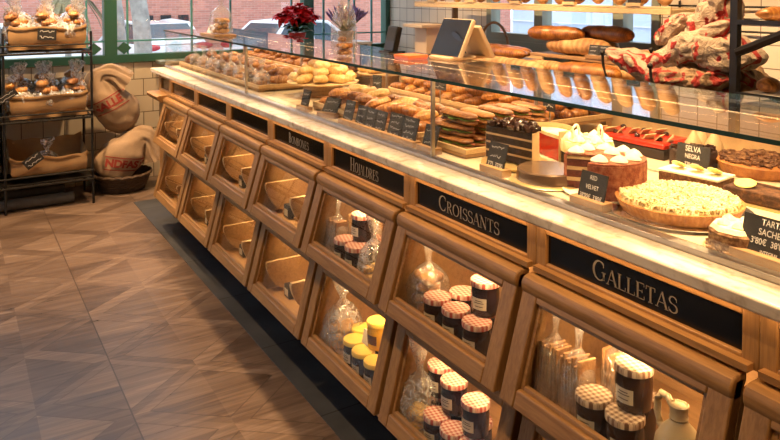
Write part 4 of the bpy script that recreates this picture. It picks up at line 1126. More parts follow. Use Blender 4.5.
# CROISSANTS bin, upper
for lb, (x, y, k) in {'red check lid jar at the left of the CROISSANTS bin group': (1.262, 1.782, 0), 'red check lid jar at the back of the CROISSANTS bin group': (1.352, 1.77, 0), 'red check lid jar in the front middle of the CROISSANTS bin group': (1.262, 1.686, 0),
        'red check lid jar at the front right of the CROISSANTS bin': (1.262, 1.588, 0), 'red check lid jar under the stacked one in the CROISSANTS bin': (1.352, 1.635, 0), 'red check lid jar stacked on top in the CROISSANTS bin': (1.312, 1.612, 1)}.items():
    J_red.at((x, y, FU+JH*k), .3+k*.2, lb)
bagged('clear bag of golden cookies in the CROISSANTS bin', (1.30, 1.885, FU), .125, .13, .27, 21, 'roll', 16, .4, 'bag of cookies', fan=.5)
# CROISSANTS bin, lower
for lb, (x, y, k) in {'red check lid jar front left in the bottom bin under CROISSANTS': (1.262, 1.782, 0), 'red check lid jar front right in the bottom bin under CROISSANTS': (1.262, 1.694, 0), 'red check lid jar front, nearest the right side of the bottom bin under CROISSANTS': (1.262, 1.605, 0),
        'red check lid jar back left in the bottom bin under CROISSANTS': (1.352, 1.87, 0), 'red check lid jar back middle in the bottom bin under CROISSANTS': (1.352, 1.78, 0), 'red check lid jar back right in the bottom bin under CROISSANTS': (1.352, 1.69, 0),
        'leftmost stacked jar in the bottom bin under CROISSANTS': (1.335, 1.865, 1), 'second stacked jar from the left in the bottom bin under CROISSANTS': (1.315, 1.765, 1), 'rightmost stacked jar in the bottom bin under CROISSANTS': (1.30, 1.64, 1)}.items():
    J_red.at((x, y, FL+JH*k), .3, lb)
bagged('large clear bag of pastries at the left of the bottom bin under CROISSANTS', (1.27, 1.888, FL), .115, .12, .30, 22, 'pale', 8, .5, 'bagged pastry', 'filmw', fan=.7)
bagged('clear bag at the right side of the bottom bin under CROISSANTS', (1.40, 1.47, FL), .10, .10, .24, 23, 'pale', 5, .5, 'bagged pastry', 'filmw', fan=.7)
# HOJALDRES bin, upper
biscuit_bag('leftmost clear bag of wafers in the HOJALDRES bin', (1.275, 2.49, FU), 31, PI/2+.1, 4, .09, .08, .265, 6)
biscuit_bag('second clear bag of wafers in the HOJALDRES bin', (1.365, 2.475, FU), 32, PI/2, 3, .10, .08, .265, 6)
biscuit_bag('third clear bag of wafers behind the HOJALDRES jars', (1.44, 2.40, FU), 35, PI/2, 0, .10, .08, .265, 6)
for lb, (x, y, k) in {'red check lid jar front left in the HOJALDRES bin': (1.262, 2.385, 0), 'red check lid jar front right in the HOJALDRES bin': (1.262, 2.297, 0), 'jar behind the front pair in the HOJALDRES bin': (1.352, 2.34, 0), 'red check lid jar stacked on top in the HOJALDRES bin': (1.31, 2.335, 1)}.items():
    J_red.at((x, y, FU+JH*k), .2, lb)
bagged('clear bag of dark cookies at the right of the HOJALDRES bin', (1.275, 2.19, FU), .11, .10, .25, 33, 'pale', 6, .2, 'bag of cookies', 'filmw', fan=.55)
# HOJALDRES bin, lower
for lb, (x, y, k) in {'first yellow lid jar from the left in the bottom bin under HOJALDRES': (1.345, 2.40, 0), 'second yellow lid jar from the left in the bottom bin under HOJALDRES': (1.275, 2.335, 0), 'third yellow lid jar from the left in the bottom bin under HOJALDRES': (1.262, 2.245, 0), 'rightmost yellow lid jar in the bottom bin under HOJALDRES': (1.262, 2.157, 0), 'yellow lid jar at the back of the bottom bin under HOJALDRES': (1.352, 2.25, 0)}.items():
    J_yel.at((x, y, FL), .2, lb)
J_hon.at((1.318, 2.232, FL+JH), .4, 'yellow honey jar with brown label stacked in the bottom bin under HOJALDRES')
t = thing('small_tag', 'little pale tag standing on the yellow lid jars under HOJALDRES', 'tag', (1.283, 2.275, FL+JH))
m = MB(); m.x = Matrix.Rotation(R(12), 4, 'Y'); m.box((0, -.02, 0), (.008, .02, .05)); obj('card', m, M['label'], t)
bagged('large clear bag of cookies at the left of the bottom bin under HOJALDRES', (1.30, 2.475, FL), .15, .13, .31, 34, 'cookie', 12, .1, 'bag of cookies', 'filmw', fan=.7)
# wooden scoop boxes in the far bins
def make_scoop():
    t = thing('scoop_box', 's', 'box')
    prof = [(.0, .150), (-.004, .140), (-.002, .122), (.006, .098), (.018, .072), (.034, .048), (.056, .028), (.085, .014), (.085, .0), (.31, 0), (.31, .150)]
    for y in (.205, -.075, -.245):
        m = MB(); m.prism(prof, 1, y, y+.018); m.mi = [0, 0]+[1]*(len(m.f)-2); obj('divider', m, [M['ply'], M['plyedge']], t)
    obj('base', MB().box((.086, -.2305, .001), (.31, -.0755, .009)).box((.086, -.0605, .001), (.31, .2045, .009)), M['ply'], t)
    obj('back_panel', MB().box((.3105, -.245, .0), (.320, .219, .150)), M['ply'], t)
    return t
P_sc = Proto(make_scoop)
def dark_pack(loc, label, rz, mats=('blackp', 'label')):
    p = thing('sweet_packet', label, 'packet', loc, rz)
    obj('packet', MB().box((-.02, -.03, 0), (.02, .03, .06)), M[mats[0]], p, .006); obj('label', MB().box((-.0215, -.018, .012), (-.0203, .018, .042)), M[mats[1]], p)
    return p
bn = {3: 'third cabinet left of CROISSANTS', 4: 'fourth cabinet left of CROISSANTS', 5: 'second cabinet from the far end', 6: 'cabinet at the far end'}
bn[3] = 'cabinet just left of HOJALDRES'; bn[4] = 'cabinet two left of HOJALDRES'
for i in range(3, 7):
    yc = Y0+PIT*i+.3+.012
    for k, z in enumerate((FU+.001, FL+.001)):
        rw = ['upper', 'lower'][k]
        P_sc.at((1.228, yc, z), 0, f'wooden scoop box in the {rw} bin of the {bn[i]}')
        for q in range(2):
            dark_pack((1.31+.03*q, yc+.13-.09*q, z+.0), f'{["left", "right"][q]} dark packet in the {rw} scoop box of the {bn[i]}', .3*q, ('blackp', 'label'))
        if i == 3 and k == 0:
            for q in range(2): J_red.at((1.345, yc-.115-.085*q if q == 0 else yc+.0, z+.0095), .2, f'{["right", "left"][q]} red lid jar standing in the upper scoop box left of HOJALDRES')
        if i == 3 and k == 1:
            bagged('clear bag in the lower scoop box left of the HOJALDRES cabinet', (1.40, yc-.15, z+.0095), .11, .11, .24, 41, 'pale', 5, 0, 'bagged pastry', 'filmw')

# ------------------------------------------------------------------ bread rack on the left
rk = thing('bread_rack', 'black metal bread rack with kraft lined crates by the far window', 'rack', (.62, 5.98, 0))
for x in (-1.15, -.30, .285):
    m = MB(); m.tube([(x, -.22, 0), (x, -.21, .3), (x, -.21, 1.30)], .009, 8); obj('post', m, M['iron'], rk)
    m = MB(); m.tube([(x, .2, 0), (x, .2, 1.30)], .009, 8); obj('post', m, M['iron'], rk)
m = MB()
for z in (.185, .655, 1.145):
    for y in (-.215, .2): m.tube([(-1.15, y, z), (.29, y, z)], .009, 8)
    for x in (-1.15, -.75, -.30, .0, .285): m.tube([(x, -.215, z), (x, .2, z)], .007, 8)
obj('shelf_rail', m, M['iron'], rk)
m = MB()
for z in (.255, .705, 1.205):
    m.tube([(-1.15, -.222, z), (.29, -.222, z)], .006, 8)
obj('guard_rail', m, M['iron'], rk)
o = obj('shelf_board', MB().box((-1.14, -.2, .194), (.28, .19, .202)).box((-1.14, -.2, .664), (.28, .19, .672)).box((-1.14, -.2, 1.154), (.28, .19, 1.162)), M['iron'], rk)
def lined_crate(label, x0, x1, y0, y1, z, h, seed, hb=1.3):
    """paper-lined tray with a wavy flared rim"""
    t = thing('kraft_crate', label, 'crate', ((x0+x1)/2, (y0+y1)/2, z))
    a, b = (x1-x0)/2, (y1-y0)/2; n = 48; vs = []; rr = random.Random(seed)
    def ring(k, zf, off=0):
        for i in range(n):
            s = i/n*4; q = s % 1
            if s < 1: p = (-a+2*a*q, -b)
            elif s < 2: p = (a, -b+2*b*q)
            elif s < 3: p = (a-2*a*q, b)
            else: p = (-a, b-2*b*q)
            back = p[1]/b*.5+.5
            zz = zf(s, back); w = .012*nz((p[0]*6, p[1]*6, zf(s, back)*9), 1.5, seed)
            vs.append((p[0]*(k+off)+w, p[1]*(k+off)+w, zz))
    hh = lambda s, bk: h*(.8+(hb-.8)*bk)+.02*nz((s*3, 0, 0), 1.3, seed)+ (.02 if abs(s % 1-.5) > .42 else 0)
    ring(.93, lambda s, bk: 0.0); ring(.97, lambda s, bk: .02); ring(.99, lambda s, bk: hh(s, bk)*.5); ring(1.0, hh); ring(1.035, lambda s, bk: hh(s, bk)-.025)
    m = MB(); fs = [(j*n+i, j*n+(i+1) % n, (j+1)*n+(i+1) % n, (j+1)*n+i) for j in range(4) for i in range(n)]+[tuple(range(n-1, -1, -1))]
    m.add(vs, fs); o = obj('paper_lining', m, M['kraft'], t, sharp=70)
    sm = o.modifiers.new('Solid', 'SOLIDIFY'); sm.thickness = .005; sm.offset = 1
    return t
cx = ((.345, .885), (-.215, .295))
lvl = [(.262, .16), (.712, .16), (1.212, .16)]
CR = {}
for c in range(2):
    for l in range(3):
        wh = ['right', 'left'][c]+' '+['bottom', 'middle', 'top'][l]
        lined_crate(f'kraft paper lined crate, {wh} of the bread rack', cx[c][0]+.012, cx[c][1]-.012, 5.79, 6.14, lvl[l][0]+.0, .15, 10+c*3+l, 1.35)
for c in range(2):
    for l in (1, 2):
        z = lvl[l][0]-.038
        t = thing('kraft_tray', f'shallow kraft lined tray under the {["right", "left"][c]} {["bottom", "middle", "top"][l]} crate of the bread rack', 'tray', ((cx[c][0]+cx[c][1])/2, 5.965, z))
        w_ = (cx[c][1]-cx[c][0])/2-.012; m = MB(); n = 16
        m.add([p for i in range(n+1) for p in ((-w_+2*w_*i/n, -.178+.006*math.sin(i*1.1+l), -.0), (-w_+2*w_*i/n, -.186+.008*math.sin(i*.9+c), .034))], [(2*i, 2*i+2, 2*i+3, 2*i+1) for i in range(n)])
        m.box((-w_, -.176, 0), (w_, .17, .004)).box((-w_, -.17, .004), (-w_+.004, .17, .032)).box((w_-.004, -.17, .004), (w_, .17, .032)).box((-w_+.005, .166, .004), (w_-.005, .17, .032))
        obj('paper_lining', m, M['kraft'], t)
def bread_bag(label, loc, seed, w=.16, h=.30, mat='roll', rz=0, tilt=(0, 0), cnt=6):
    b = bagged(label, loc, w, w*.85, h, seed, mat, cnt, rz, 'bag of bread', 'filmr', None, .6, 'bread_bag', 1.15)
    b.rotation_euler = (tilt[0], tilt[1], rz); return b
rr = random.Random(11)
for l, nm in ((2, 'top'), (1, 'middle')):
    zb = lvl[l][0]+.006
    k = 0
    for j, y in enumerate((5.89, 6.03)):
        for i in range(3):
            x = .435+.17*i+.02*j
            bread_bag(f'clear bag of rolls in the right {nm} crate, {["front", "back"][j]} row, {["left", "middle", "right"][i]}', (x, y, zb+.03+.035*j), 60+l*10+k, .20, .25+.04*j, ['roll', 'roll', 'brown', 'brown', 'roll', 'brown'][(k+l) % 6], rr.uniform(-.5, .5), (R(14), R(-10+10*i)), 14); k += 1
    for i in range(2):
        bread_bag(f'clear bag of rolls in the left {nm} crate, {["left", "right"][i]}', (.0+.18*i, 5.93, zb+.01), 90+l*10+i, .165, .30, 'roll', .2, (R(6), 0), 7)
bread_bag('single clear bag of rolls lying in the right bottom crate', (.60, 5.95, lvl[0][0]+.012), 120, .17, .22, 'brown', .3, (R(10), 0), 5)
bread_bag('clear bag of rolls in the left bottom crate', (.22, 5.93, lvl[0][0]+.012), 121, .17, .2, 'roll', .3, (R(10), 0), 5)
def rack_tag(label, loc, w, h, roll, rz=0, txt=('~', '~')):
    r = thing('hanging_price_tag', label, 'price tag', loc, rz)
    X = Matrix.Rotation(R(roll), 4, 'Y')
    m = MB(); m.x = X; m.box((-w/2, -.004, -h/2), (w/2, 0, h/2)); c = obj('slate_card', m, M['slate'], r)
    for q, tx in enumerate(txt):
        zc = h*(.5-(q+.5)/len(txt)); t = MB(); qq = random.Random(q+1)
        t.ribbon([(-w*.38+w*.76*i/12, (qq.random()-.5)*h*.2) for i in range(13)], h*.05)
        t.v = [tuple(X @ Vector((u, -.0046, v+zc))) for u, v, _ in t.v]; obj('chalk_lettering', t, M['chalk'], c)
    m = MB(); m.tube([(0, .002, h*.3), (0, .012, h*.45), (0, .014, h*.2)], .002, 6); obj('clip', m, M['steel'], r)
rack_tag('chalk price tag clipped to the right top crate of bread', (.605, 5.765, 1.285), .125, .085, 4)
rack_tag('tilted chalk price tag on the left middle crate', (.335, 5.745, .85), .15, .05, -32)
rack_tag('tilted chalk price tag clipped to the right bottom crate', (.50, 5.76, .375), .13, .075, -35)
for i in range(3):
    o = obj('rolled_mat', MB().tube([(-.4, 5.86+.12*i, .045+.045*(i == 1)), (.78-.05*i, 5.86+.12*i, .045+.045*(i == 1))], .042, 16), M['darkroll']); tag(o, f'{["front", "middle", "back"][i]} grey rolled mat on the floor under the bread rack', 'mat')

# ------------------------------------------------------------------ basket and sacks
bk = thing('wicker_basket', 'low dark wicker basket on the floor between rack and counter', 'basket', (1.175, 6.07, 0))
m = MB(); m.lathe([(0, .004), (.15, .004), (.165, 0), (.175, .02), (.215, .12), (.218, .13), (.208, .13), (.168, .022), (0, .02)], seg=60, wob=lambda a, z: 1+.012*math.sin(30*a+ (PI if int(z*100) % 2 else 0))); obj('bowl', m, M['wicker'], bk)
for k in range(7):
    m = MB(); z = .012+.018*k; r = .172+.043*k/6
    m.tube([(r*math.cos(a*2*PI/60), r*math.sin(a*2*PI/60), z+.004*math.sin(a*2*PI/60*15+k*PI)) for a in range(61)], .007, 6); obj('woven_band', m, M['wicker'], bk)
m = MB(); m.tube([(.222*math.cos(a*2*PI/60), .222*math.sin(a*2*PI/60), .132+.004*math.sin(a*2)) for a in range(61)], .012, 8); obj('rim', m, M['wicker'], bk)
def catmull(P, n):
    P = [Vector(p) for p in P]; P = [P[0]*2-P[1]]+P+[P[-1]*2-P[-2]]; out = []
    for i in range(1, len(P)-2):
        for k in range(n):
            t = k/n; a, b, c, d = P[i-1:i+3]
            out.append(.5*((2*b)+(c-a)*t+(2*a-5*b+4*c-d)*t*t+(3*b-a-3*c+d)*t**3))
    return out+[P[-2]]
def sack(label, path, rad, text, size, tx, tz, trot, seed):
    """slumped burlap sack swept along a bent spine: closed round bottom, gathered open mouth; rad holds one radius per spine point"""
    base = Vector(path[0]); s = thing('burlap_sack', label, 'sack', path[0])
    C = [p-base for p in catmull(path, 6)]; Rr = [v.x for v in catmull([(q, 0, 0) for q in rad], 6)]
    n = 56; vs = []; N = len(C); Y = Vector((0, 1, 0))
    for i, p in enumerate(C):
        d = (C[min(i+1, N-1)]-C[max(i-1, 0)]); d.y = 0; d.normalize(); u = Vector((d.z, 0, -d.x)); t = i/(N-1)
        cap = min(1, math.sqrt(max(.0005, 1-(1-min(1, t/.16))**2))); fold = max(0, t-.45)*1.6
        for k in range(n):
            a = 2*PI*k/n; q = Rr[i]*cap
            w = 1+fold*.16*math.sin(8*a+seed+2*t)+fold*.10*math.sin(13*a+2*seed)
            v = p+u*math.cos(a)*q*w+Y*math.sin(a)*q*w*.86
            v += v.normalized()*(.030*nz(v, 6, seed)+.016*nz(v, 15, seed+1)-.022*abs(nz(v, 9, seed+2)))
            vs.append(v)
    m = MB(); m.add(vs, [(j*n+i, j*n+(i+1) % n, (j+1)*n+(i+1) % n, (j+1)*n+i) for j in range(N-1) for i in range(n)]+[tuple(range(n-1, -1, -1))])
    o = obj('cloth', m, M['burlap'], s, sharp=180)
    from mathutils.bvhtree import BVHTree
    bv = BVHTree.FromPolygons([Vector(v.co) for v in o.data.vertices], [tuple(p.vertices) for p in o.data.polygons])
    X = Matrix.Translation((tx-base.x, -.8, tz-base.z)) @ Matrix.Rotation(R(-trot), 4, 'Y') @ Matrix.Rotation(PI/2, 4, 'X')
    def press(pts):
        out = []
        for v in pts:
            hit = bv.ray_cast(Vector((v[0], -.8, v[2])), Vector((0, 1, 0)))[0]
            out.append((v[0], hit.y-.004, v[2]) if hit else None)
        return out
    me = text_mesh(text, size, thick=.004); me.transform(X)
    for v, q in zip(me.vertices, press([v.co for v in me.vertices])):
        if q: v.co = q
    me.materials.clear(); me.materials.append(M['redink']); obj('printed_text', me, None, o)
    for dz in (-size*.62, size*.62):
        P = [X @ Vector((size*1.9*(i/15-1), dz+e, 0)) for i in range(31) for e in (-.004, .004)]
        Q = press(P); bd = MB()
        for i in range(30):
            q = Q[2*i:2*i+4]
            if all(q): bd.add(q, [(0, 2, 3, 1)])
        if bd.v: obj('printed_line', bd, M['redink'], o)
    return s
sack('lower burlap sack with red lettering lying in the wicker basket', [(1.04, 6.05, .09), (1.12, 6.05, .20), (1.22, 6.05, .31), (1.32, 6.07, .40), (1.39, 6.05, .36), (1.43, 6.03, .22)], [.15, .165, .155, .115, .09, .10], 'NDFAST', .080, 1.17, .225, -10, 3)
sack('upper burlap sack with red lettering leaning over the lower sack', [(1.30, 6.12, .52), (1.21, 6.12, .58), (1.12, 6.11, .67), (1.03, 6.11, .79), (1.01, 6.11, .90), (1.10, 6.08, .935), (1.20, 6.05, .86)], [.13, .155, .165, .135, .09, .07, .10], 'GALLE', .085, 1.055, .70, 27, 8)

# ------------------------------------------------------------------ plants by the far window
st = thing('plant_stand', 'white square plant stand by the far window under the poinsettia', 'stand', (2.70, 6.0, 0))
obj('top', MB().box((-.17, -.15, 1.10), (.17, .15, 1.125)), M['whitep'], st, .003)
for sx in (-.15, .15):
    for sy in (-.13, .13): obj('leg', MB().cbox((sx, sy, .55), (.025, .025, 1.10)), M['whitep'], st)
p = thing('poinsettia', 'red poinsettia in a red pot on the white plant stand', 'potted plant', (2.68, 5.98, 1.1255))
m = MB(); m.lathe([(0, 0), (.06, 0), (.08, .09), (.084, .10), (.075, .10), (0, .09)], seg=28); obj('pot', m, M['potred'], p)
def leaf(mb, base, dirv, ln, w, droop=.3):
    d = Vector(dirv).normalized(); s = d.cross(Vector((0, 0, 1))).normalized() if abs(d.z) < .98 else Vector((1, 0, 0)); vs = []
    for k, t in enumerate((0, .3, .6, 1)):
        c = Vector(base)+d*ln*t+Vector((0, 0, -droop*ln*t*t)); ww = w*[.15, 1, .8, .03][k]; up = Vector((0, 0, w*.25*[0, 1, 1, 0][k])); vs += [c-s*ww+up, c, c+s*ww+up]
    mb.add(vs, [(3*k+q, 3*k+q+1, 3*k+q+4, 3*k+q+3) for k in range(3) for q in range(2)])
rr = random.Random(2); mr, mg = MB(), MB()
for i in range(26):
    a = i*2.4; el = .25+.5*rr.random(); rad = .16*math.sqrt((i+.5)/26)
    c = Vector((rad*math.cos(a)*1.05, rad*math.sin(a)*1.05, .22+.10*(1-rad/.17)+rr.uniform(-.02, .03)))
    for k in range(8):
        b = k*PI/4+rr.random(); leaf(mr, c, (math.cos(b)+.5*math.cos(a), math.sin(b)+.5*math.sin(a)-.25, .1+rr.uniform(-.5, .6)), rr.uniform(.075, .11), .034)
for i in range(46):
    a = i*2.4; leaf(mg, (.03*math.cos(a), .03*math.sin(a), .10+.10*rr.random()), (math.cos(a), math.sin(a), rr.uniform(.2, .9)), rr.uniform(.10, .17), .033, .4)
obj('red_bracts', mr, M['redleaf'], p); obj('green_leaves', mg, M['leaf'], p)
st2 = dup(st, (3.22, 6.0, -.06), 0, 'white square plant stand by the far window under the lavender'); st2.location.z = 0
p = thing('lavender', 'purple flowering lavender in a clay pot on a white stand by the far window', 'potted plant', (3.18, 5.98, 1.1255))
m = MB(); m.lathe([(0, 0), (.055, 0), (.075, .09), (.08, .095), (.07, .1), (0, .09)], seg=24); obj('pot', m, M['pot'], p)
ms, mf = MB(), MB()
for i in range(70):
    a = rr.uniform(0, 2*PI); sp_ = rr.uniform(.05, .95); d = Vector((math.cos(a)*sp_, math.sin(a)*sp_, 1)).normalized(); ln = rr.uniform(.13, .23)
    b0 = Vector((.03*math.cos(a), .03*math.sin(a), .09)); tip = b0+d*ln
    ms.tube([b0, b0+d*ln*.5+Vector((0, 0, .01)), tip], .003, 5); mf.tube([tip-d*.03, tip, tip+d*.03, tip+d*.055], [.006, .010, .008, .002], 6)
    leaf(ms, b0, (d.x, d.y, .6), ln*.6, .008)
obj('stems', ms, M['leaf'], p); obj('flowers', mf, M['purple'], p)

# ------------------------------------------------------------------ staff side: back counter, shelves, breads
o = obj('back_counter', MB().box((3.05, 2.62, 0), (3.82, 5.05, 1.08)), M['oak_z'], None, .004); tag(o, 'oak back counter under the bread shelves by the side window', 'counter')
sh = thing('bread_shelf_unit', 'wooden bread shelves in front of the side window', 'shelf', (3.5, 3.75, 1.0805))
obj('upper_shelf', MB().box((-.2, -1.245, .39), (.25, 1.245, .42)).box((-.2, -1.245, .4205), (-.185, 1.245, .434)), M['plyedge'], sh, .003)
obj('middle_shelf', MB().box((-.2, -.9, .09), (.25, -.15, .11)), M['ply'], sh, .003)
for y in (-1.23, 1.23): obj('upright', MB().box((.18, y-.012, 0), (.23, y+.012, .3895)), M['oak_z'], sh)
for y in (-.88, -.22): obj('bracket', MB().box((.10, y-.01, 0), (.2, y+.01, .0895)), M['oak_z'], sh)
US = 1.0805+.4205
P_stand = [simple('round_ended_loaf', 'l', 'loaf', lambda s=s: loaf_mb(.24, .052, s, 3, .6, .8), ['crusty', 'brown'][s % 2]) for s in range(3)]
for i in range(15):
    y = 4.88-.162*i; r_ = random.Random(i)
    P_stand[i % 3].at((3.46+.02*r_.random(), y, US+.105), (R(6*(r_.random()-.5)), R(-68+8*r_.random()), 0.0), f'{ORD[i]} upright loaf from the left along the upper bread shelf', 'loaves on the upper shelf', 1.0)
for i in range(5):
    y = 4.75-.5*i
    t = thing('shelf_tag', f'{ORD[i]} dark price tag from the left on the upper bread shelf edge', 'price tag', (3.292, y, 1.0805+.4345))
    obj('wooden_block', MB().box((.001, -.05, .0), (.03, .05, .018)), M['plyedge'], t); obj('slate_card', MB().box((.012, -.045, .018), (.016, .045, .06)), M['slate'], t)
P_bag = [simple('baguette', 'b', 'baguette', lambda s=s: loaf_mb(.52, .04, s, 6, .45, .75), ['golden', 'crusty'][s]) for s in range(2)]
P_big = [simple('country_loaf', 'l', 'loaf', lambda s=s: loaf_mb(.42, .065, 7+s, 4, .5, .75), ['crusty', 'crusty', 'golden'][s]) for s in range(3)]
MS, BC = 1.0805+.1105, 1.081
def put(P, x, y, z, rz, lb, sc=1.0, tilt=0): return P.at((x, y, z), (0, tilt, rz), lb, None, sc)
put(P_big[0], 3.40, 3.26, MS+.002, PI/2+.10, 'large brown scored loaf at the front of the middle bread shelf', 1.15)
put(P_big[2], 3.36, 3.42, MS+.085, PI/2+.22, 'golden loaf lying across the left end of the middle bread shelf', 1.0)
put(P_big[0], 3.55, 3.30, MS+.002, PI/2-.05, 'dark loaf at the back of the middle bread shelf', 1.1)
put(P_big[2], 3.50, 3.12, MS+.09, PI/2-.12, 'golden loaf lying on top of the breads on the middle shelf', 1.05)
put(P_big[2], 3.38, 2.78, MS-.03, PI/2+.0, 'fat pale golden loaf right of the middle bread shelf', 1.05)
cr = thing('bread_crate', 'low wooden crate of baguettes on the back counter left of the middle shelf', 'crate', (3.36, 4.08, BC))
obj('base', MB().box((-.16, -.36, .03), (.16, .36, .045)), M['ply'], cr); obj('side', MB().box((-.17, -.37, 0), (-.16, .37, .06)), M['plyedge'], cr); obj('side', MB().box((.16, -.37, 0), (.17, .37, .06)), M['plyedge'], cr)
put(P_bag[0], 3.29, 3.98, BC+.052, PI/2+.03, 'long golden baguette lying across the front of the wooden bread crate', 1.35)
put(P_bag[0], 3.43, 4.05, BC+.052, PI/2-.03, 'golden baguette at the back of the wooden bread crate', 1.3)
put(P_bag[1], 3.12, 3.62, BC+.002, PI/2-.02, 'long pale baguette on the back counter below the middle shelf', 1.35)
put(P_bag[0], 3.14, 4.12, BC+.002, PI/2+.03, 'golden baguette on the back counter just right of the till', 1.05)
put(P_big[1], 3.22, 3.36, BC+.002, PI/2, 'floury loaf under the middle shelf', .8)
put(P_big[2], 3.14, 2.93, BC+.002, PI/2+.06, 'ciabatta-like golden loaf under the right end of the middle shelf', 1.05)
put(P_big[1], 3.30, 2.90, BC+.002, PI/2, 'floury loaf at the right end of the back counter', .85)
price_tag((3.36-.05, 3.02, MS), [['~', '~', '~'], ['~', '~', '~']], 'two chalk tags on a block on the middle bread shelf', .075, .07, cards=2)
stick_tag((3.085, 4.02, BC), 'small dark tag at the left of the back counter breads', .07, .045, ['~'], 0, .06)
bs = thing('handled_basket', 'willow basket with arched handle behind the baguettes', 'basket', (3.60, 4.33, 1.081))
m = MB(); m.lathe([(0, 0), (.13, 0), (.17, .09), (.163, .09), (.125, .008), (0, .008)], seg=30); obj('bowl', m, M['wickerl'], bs)
m = MB(); m.tube([(0, .165*math.cos(t*PI/16), .085+.19*math.sin(t*PI/16)) for t in range(17)], .011, 8); obj('handle', m, M['wickerl'], bs)
bx = thing('beige_dispenser', 'beige dispenser box with overhanging top behind the counter, left of the till', 'dispenser', (3.30, 4.83, 1.081))
obj('body', MB().box((-.05, -.085, 0), (.12, .085, .225)), M['beigep'], bx, .004); obj('overhanging_top', MB().box((-.12, -.12, .2255), (.14, .16, .25)), M['beigep'], bx, .003)
# iron wall tray with printed bread bags
tr = thing('mounted_iron_tray', 'black iron wall tray with curled ends holding the red and white bread bags', 'tray', (3.02, 2.24, 1.12))
m = MB()
m.tube([(-.14, -.32, 0), (-.14, .28, 0)], .008, 8); m.tube([(.24, -.32, 0), (.24, .28, 0)], .008, 8)
for i in range(9): m.tube([(-.14, -.32+.075*i, 0), (.24, -.32+.075*i, 0)], .005, 8)
obj('grid', m, M['iron'], tr)
for x in (-.14, .24):
    m = MB(); m.tube([(x, .28, 0), (x, .33, .04), (x, .35, .10), (x, .355, .15)], .007, 8); m.x = Matrix.Translation((x, .355, .16)); m.blob(lambda a, b: (.014*math.cos(b)*math.cos(a), .014*math.cos(b)*math.sin(a), .014*math.sin(b)), 12, 8); obj('curled_end', m, M['iron'], tr)
m = MB(); m.tube([(-.14, .0, 0), (-.15, .04, .05), (-.15, .05, .11)], .007, 8); m.x = Matrix.Translation((-.15, .05, .12)); m.blob(lambda a, b: (.014*math.cos(b)*math.cos(a), .014*math.cos(b)*math.sin(a), .014*math.sin(b)), 12, 8); obj('curled_end', m, M['iron'], tr)
m = MB(); 
for y in (-.25, .2): m.tube([(.24, y, 0), (.7, y, 0), (.838, y, -.12)], .008, 8)
obj('wall_bracket', m, M['iron'], tr)
def paper_bag(label, loc, ln, w, h, seed, mat, rot):
    def fn(a, b):
        c, s = math.cos(b), math.sin(b); f = lambda v, e: math.copysign(abs(v)**e, v)
        x = ln/2*f(math.cos(a)*c, .8); y = w/2*f(math.sin(a)*c, .7); z = h/2*f(s, .8)
        t = x/(ln/2)
        if t > .55: y *= 1+1.1*(t-.55); z *= 1-.9*(t-.55)
        p = Vector((x/ln, y/ln, z/ln)); k = 1+.28*nz(p, 4.5, seed)-.42*abs(nz(p, 7, seed+2))-.22*abs(nz(p, 15, seed+3))+.12
        return (x*(1+.10*nz(p, 5, seed+1)), y*k, z*k)
    m = MB(); m.blob(fn, 64, 40)
    o = obj('printed_bread_bag', m, M[mat], None, sharp=180); o.location = loc; o.rotation_euler = rot
    return tag(o, label, 'paper bag')
paper_bag('white and red printed bread bag lying lowest left on the iron tray', (3.00, 2.38, 1.20), .50, .20, .13, 1, 'redbag', (0, R(-22), R(100)))
paper_bag('big white bread bag with red bands sloping up across the heap', (3.02, 2.20, 1.30), .62, .22, .15, 2, 'redbag', (0, R(-32), R(-95)))
paper_bag('brown bread bag at the bottom front of the iron tray', (2.97, 2.14, 1.19), .46, .22, .13, 3, 'brownbag', (0, R(-6), R(-88)))
paper_bag('crumpled brown bag at the bottom right of the iron tray', (3.10, 2.03, 1.20), .36, .24, .15, 4, 'brownbag', (0, R(10), R(-80)))
paper_bag('red-banded bag at the right of the heap against the rack post', (2.98, 2.0, 1.33), .40, .20, .16, 5, 'redbag', (0, R(8), R(-86)))
paper_bag('topmost white crumpled bag standing at the top of the heap', (3.08, 2.10, 1.45), .34, .19, .17, 6, 'redbag', (0, R(-58), R(-90)))
paper_bag('small red and white bag end at the upper left of the heap', (3.10, 2.33, 1.41), .24, .13, .10, 7, 'redbag', (0, R(-40), R(-85)))
# wall grid behind the bags
wg = thing('wall_rail', 'thin black iron rails on the tiled wall behind the bread bags', 'rail', (3.84, 2.3, 1.35))
for z in (.02, .09, .16):
    m = MB(); m.tube([(-.01, -1.2, z), (-.01, .62, z)], .006, 8); obj('rail', m, M['iron'], wg)
for y in (-1.1, -.2, .55):
    m = MB(); m.tube([(0, y, 0), (0, y, .19)], .007, 8); obj('upright', m, M['iron'], wg)
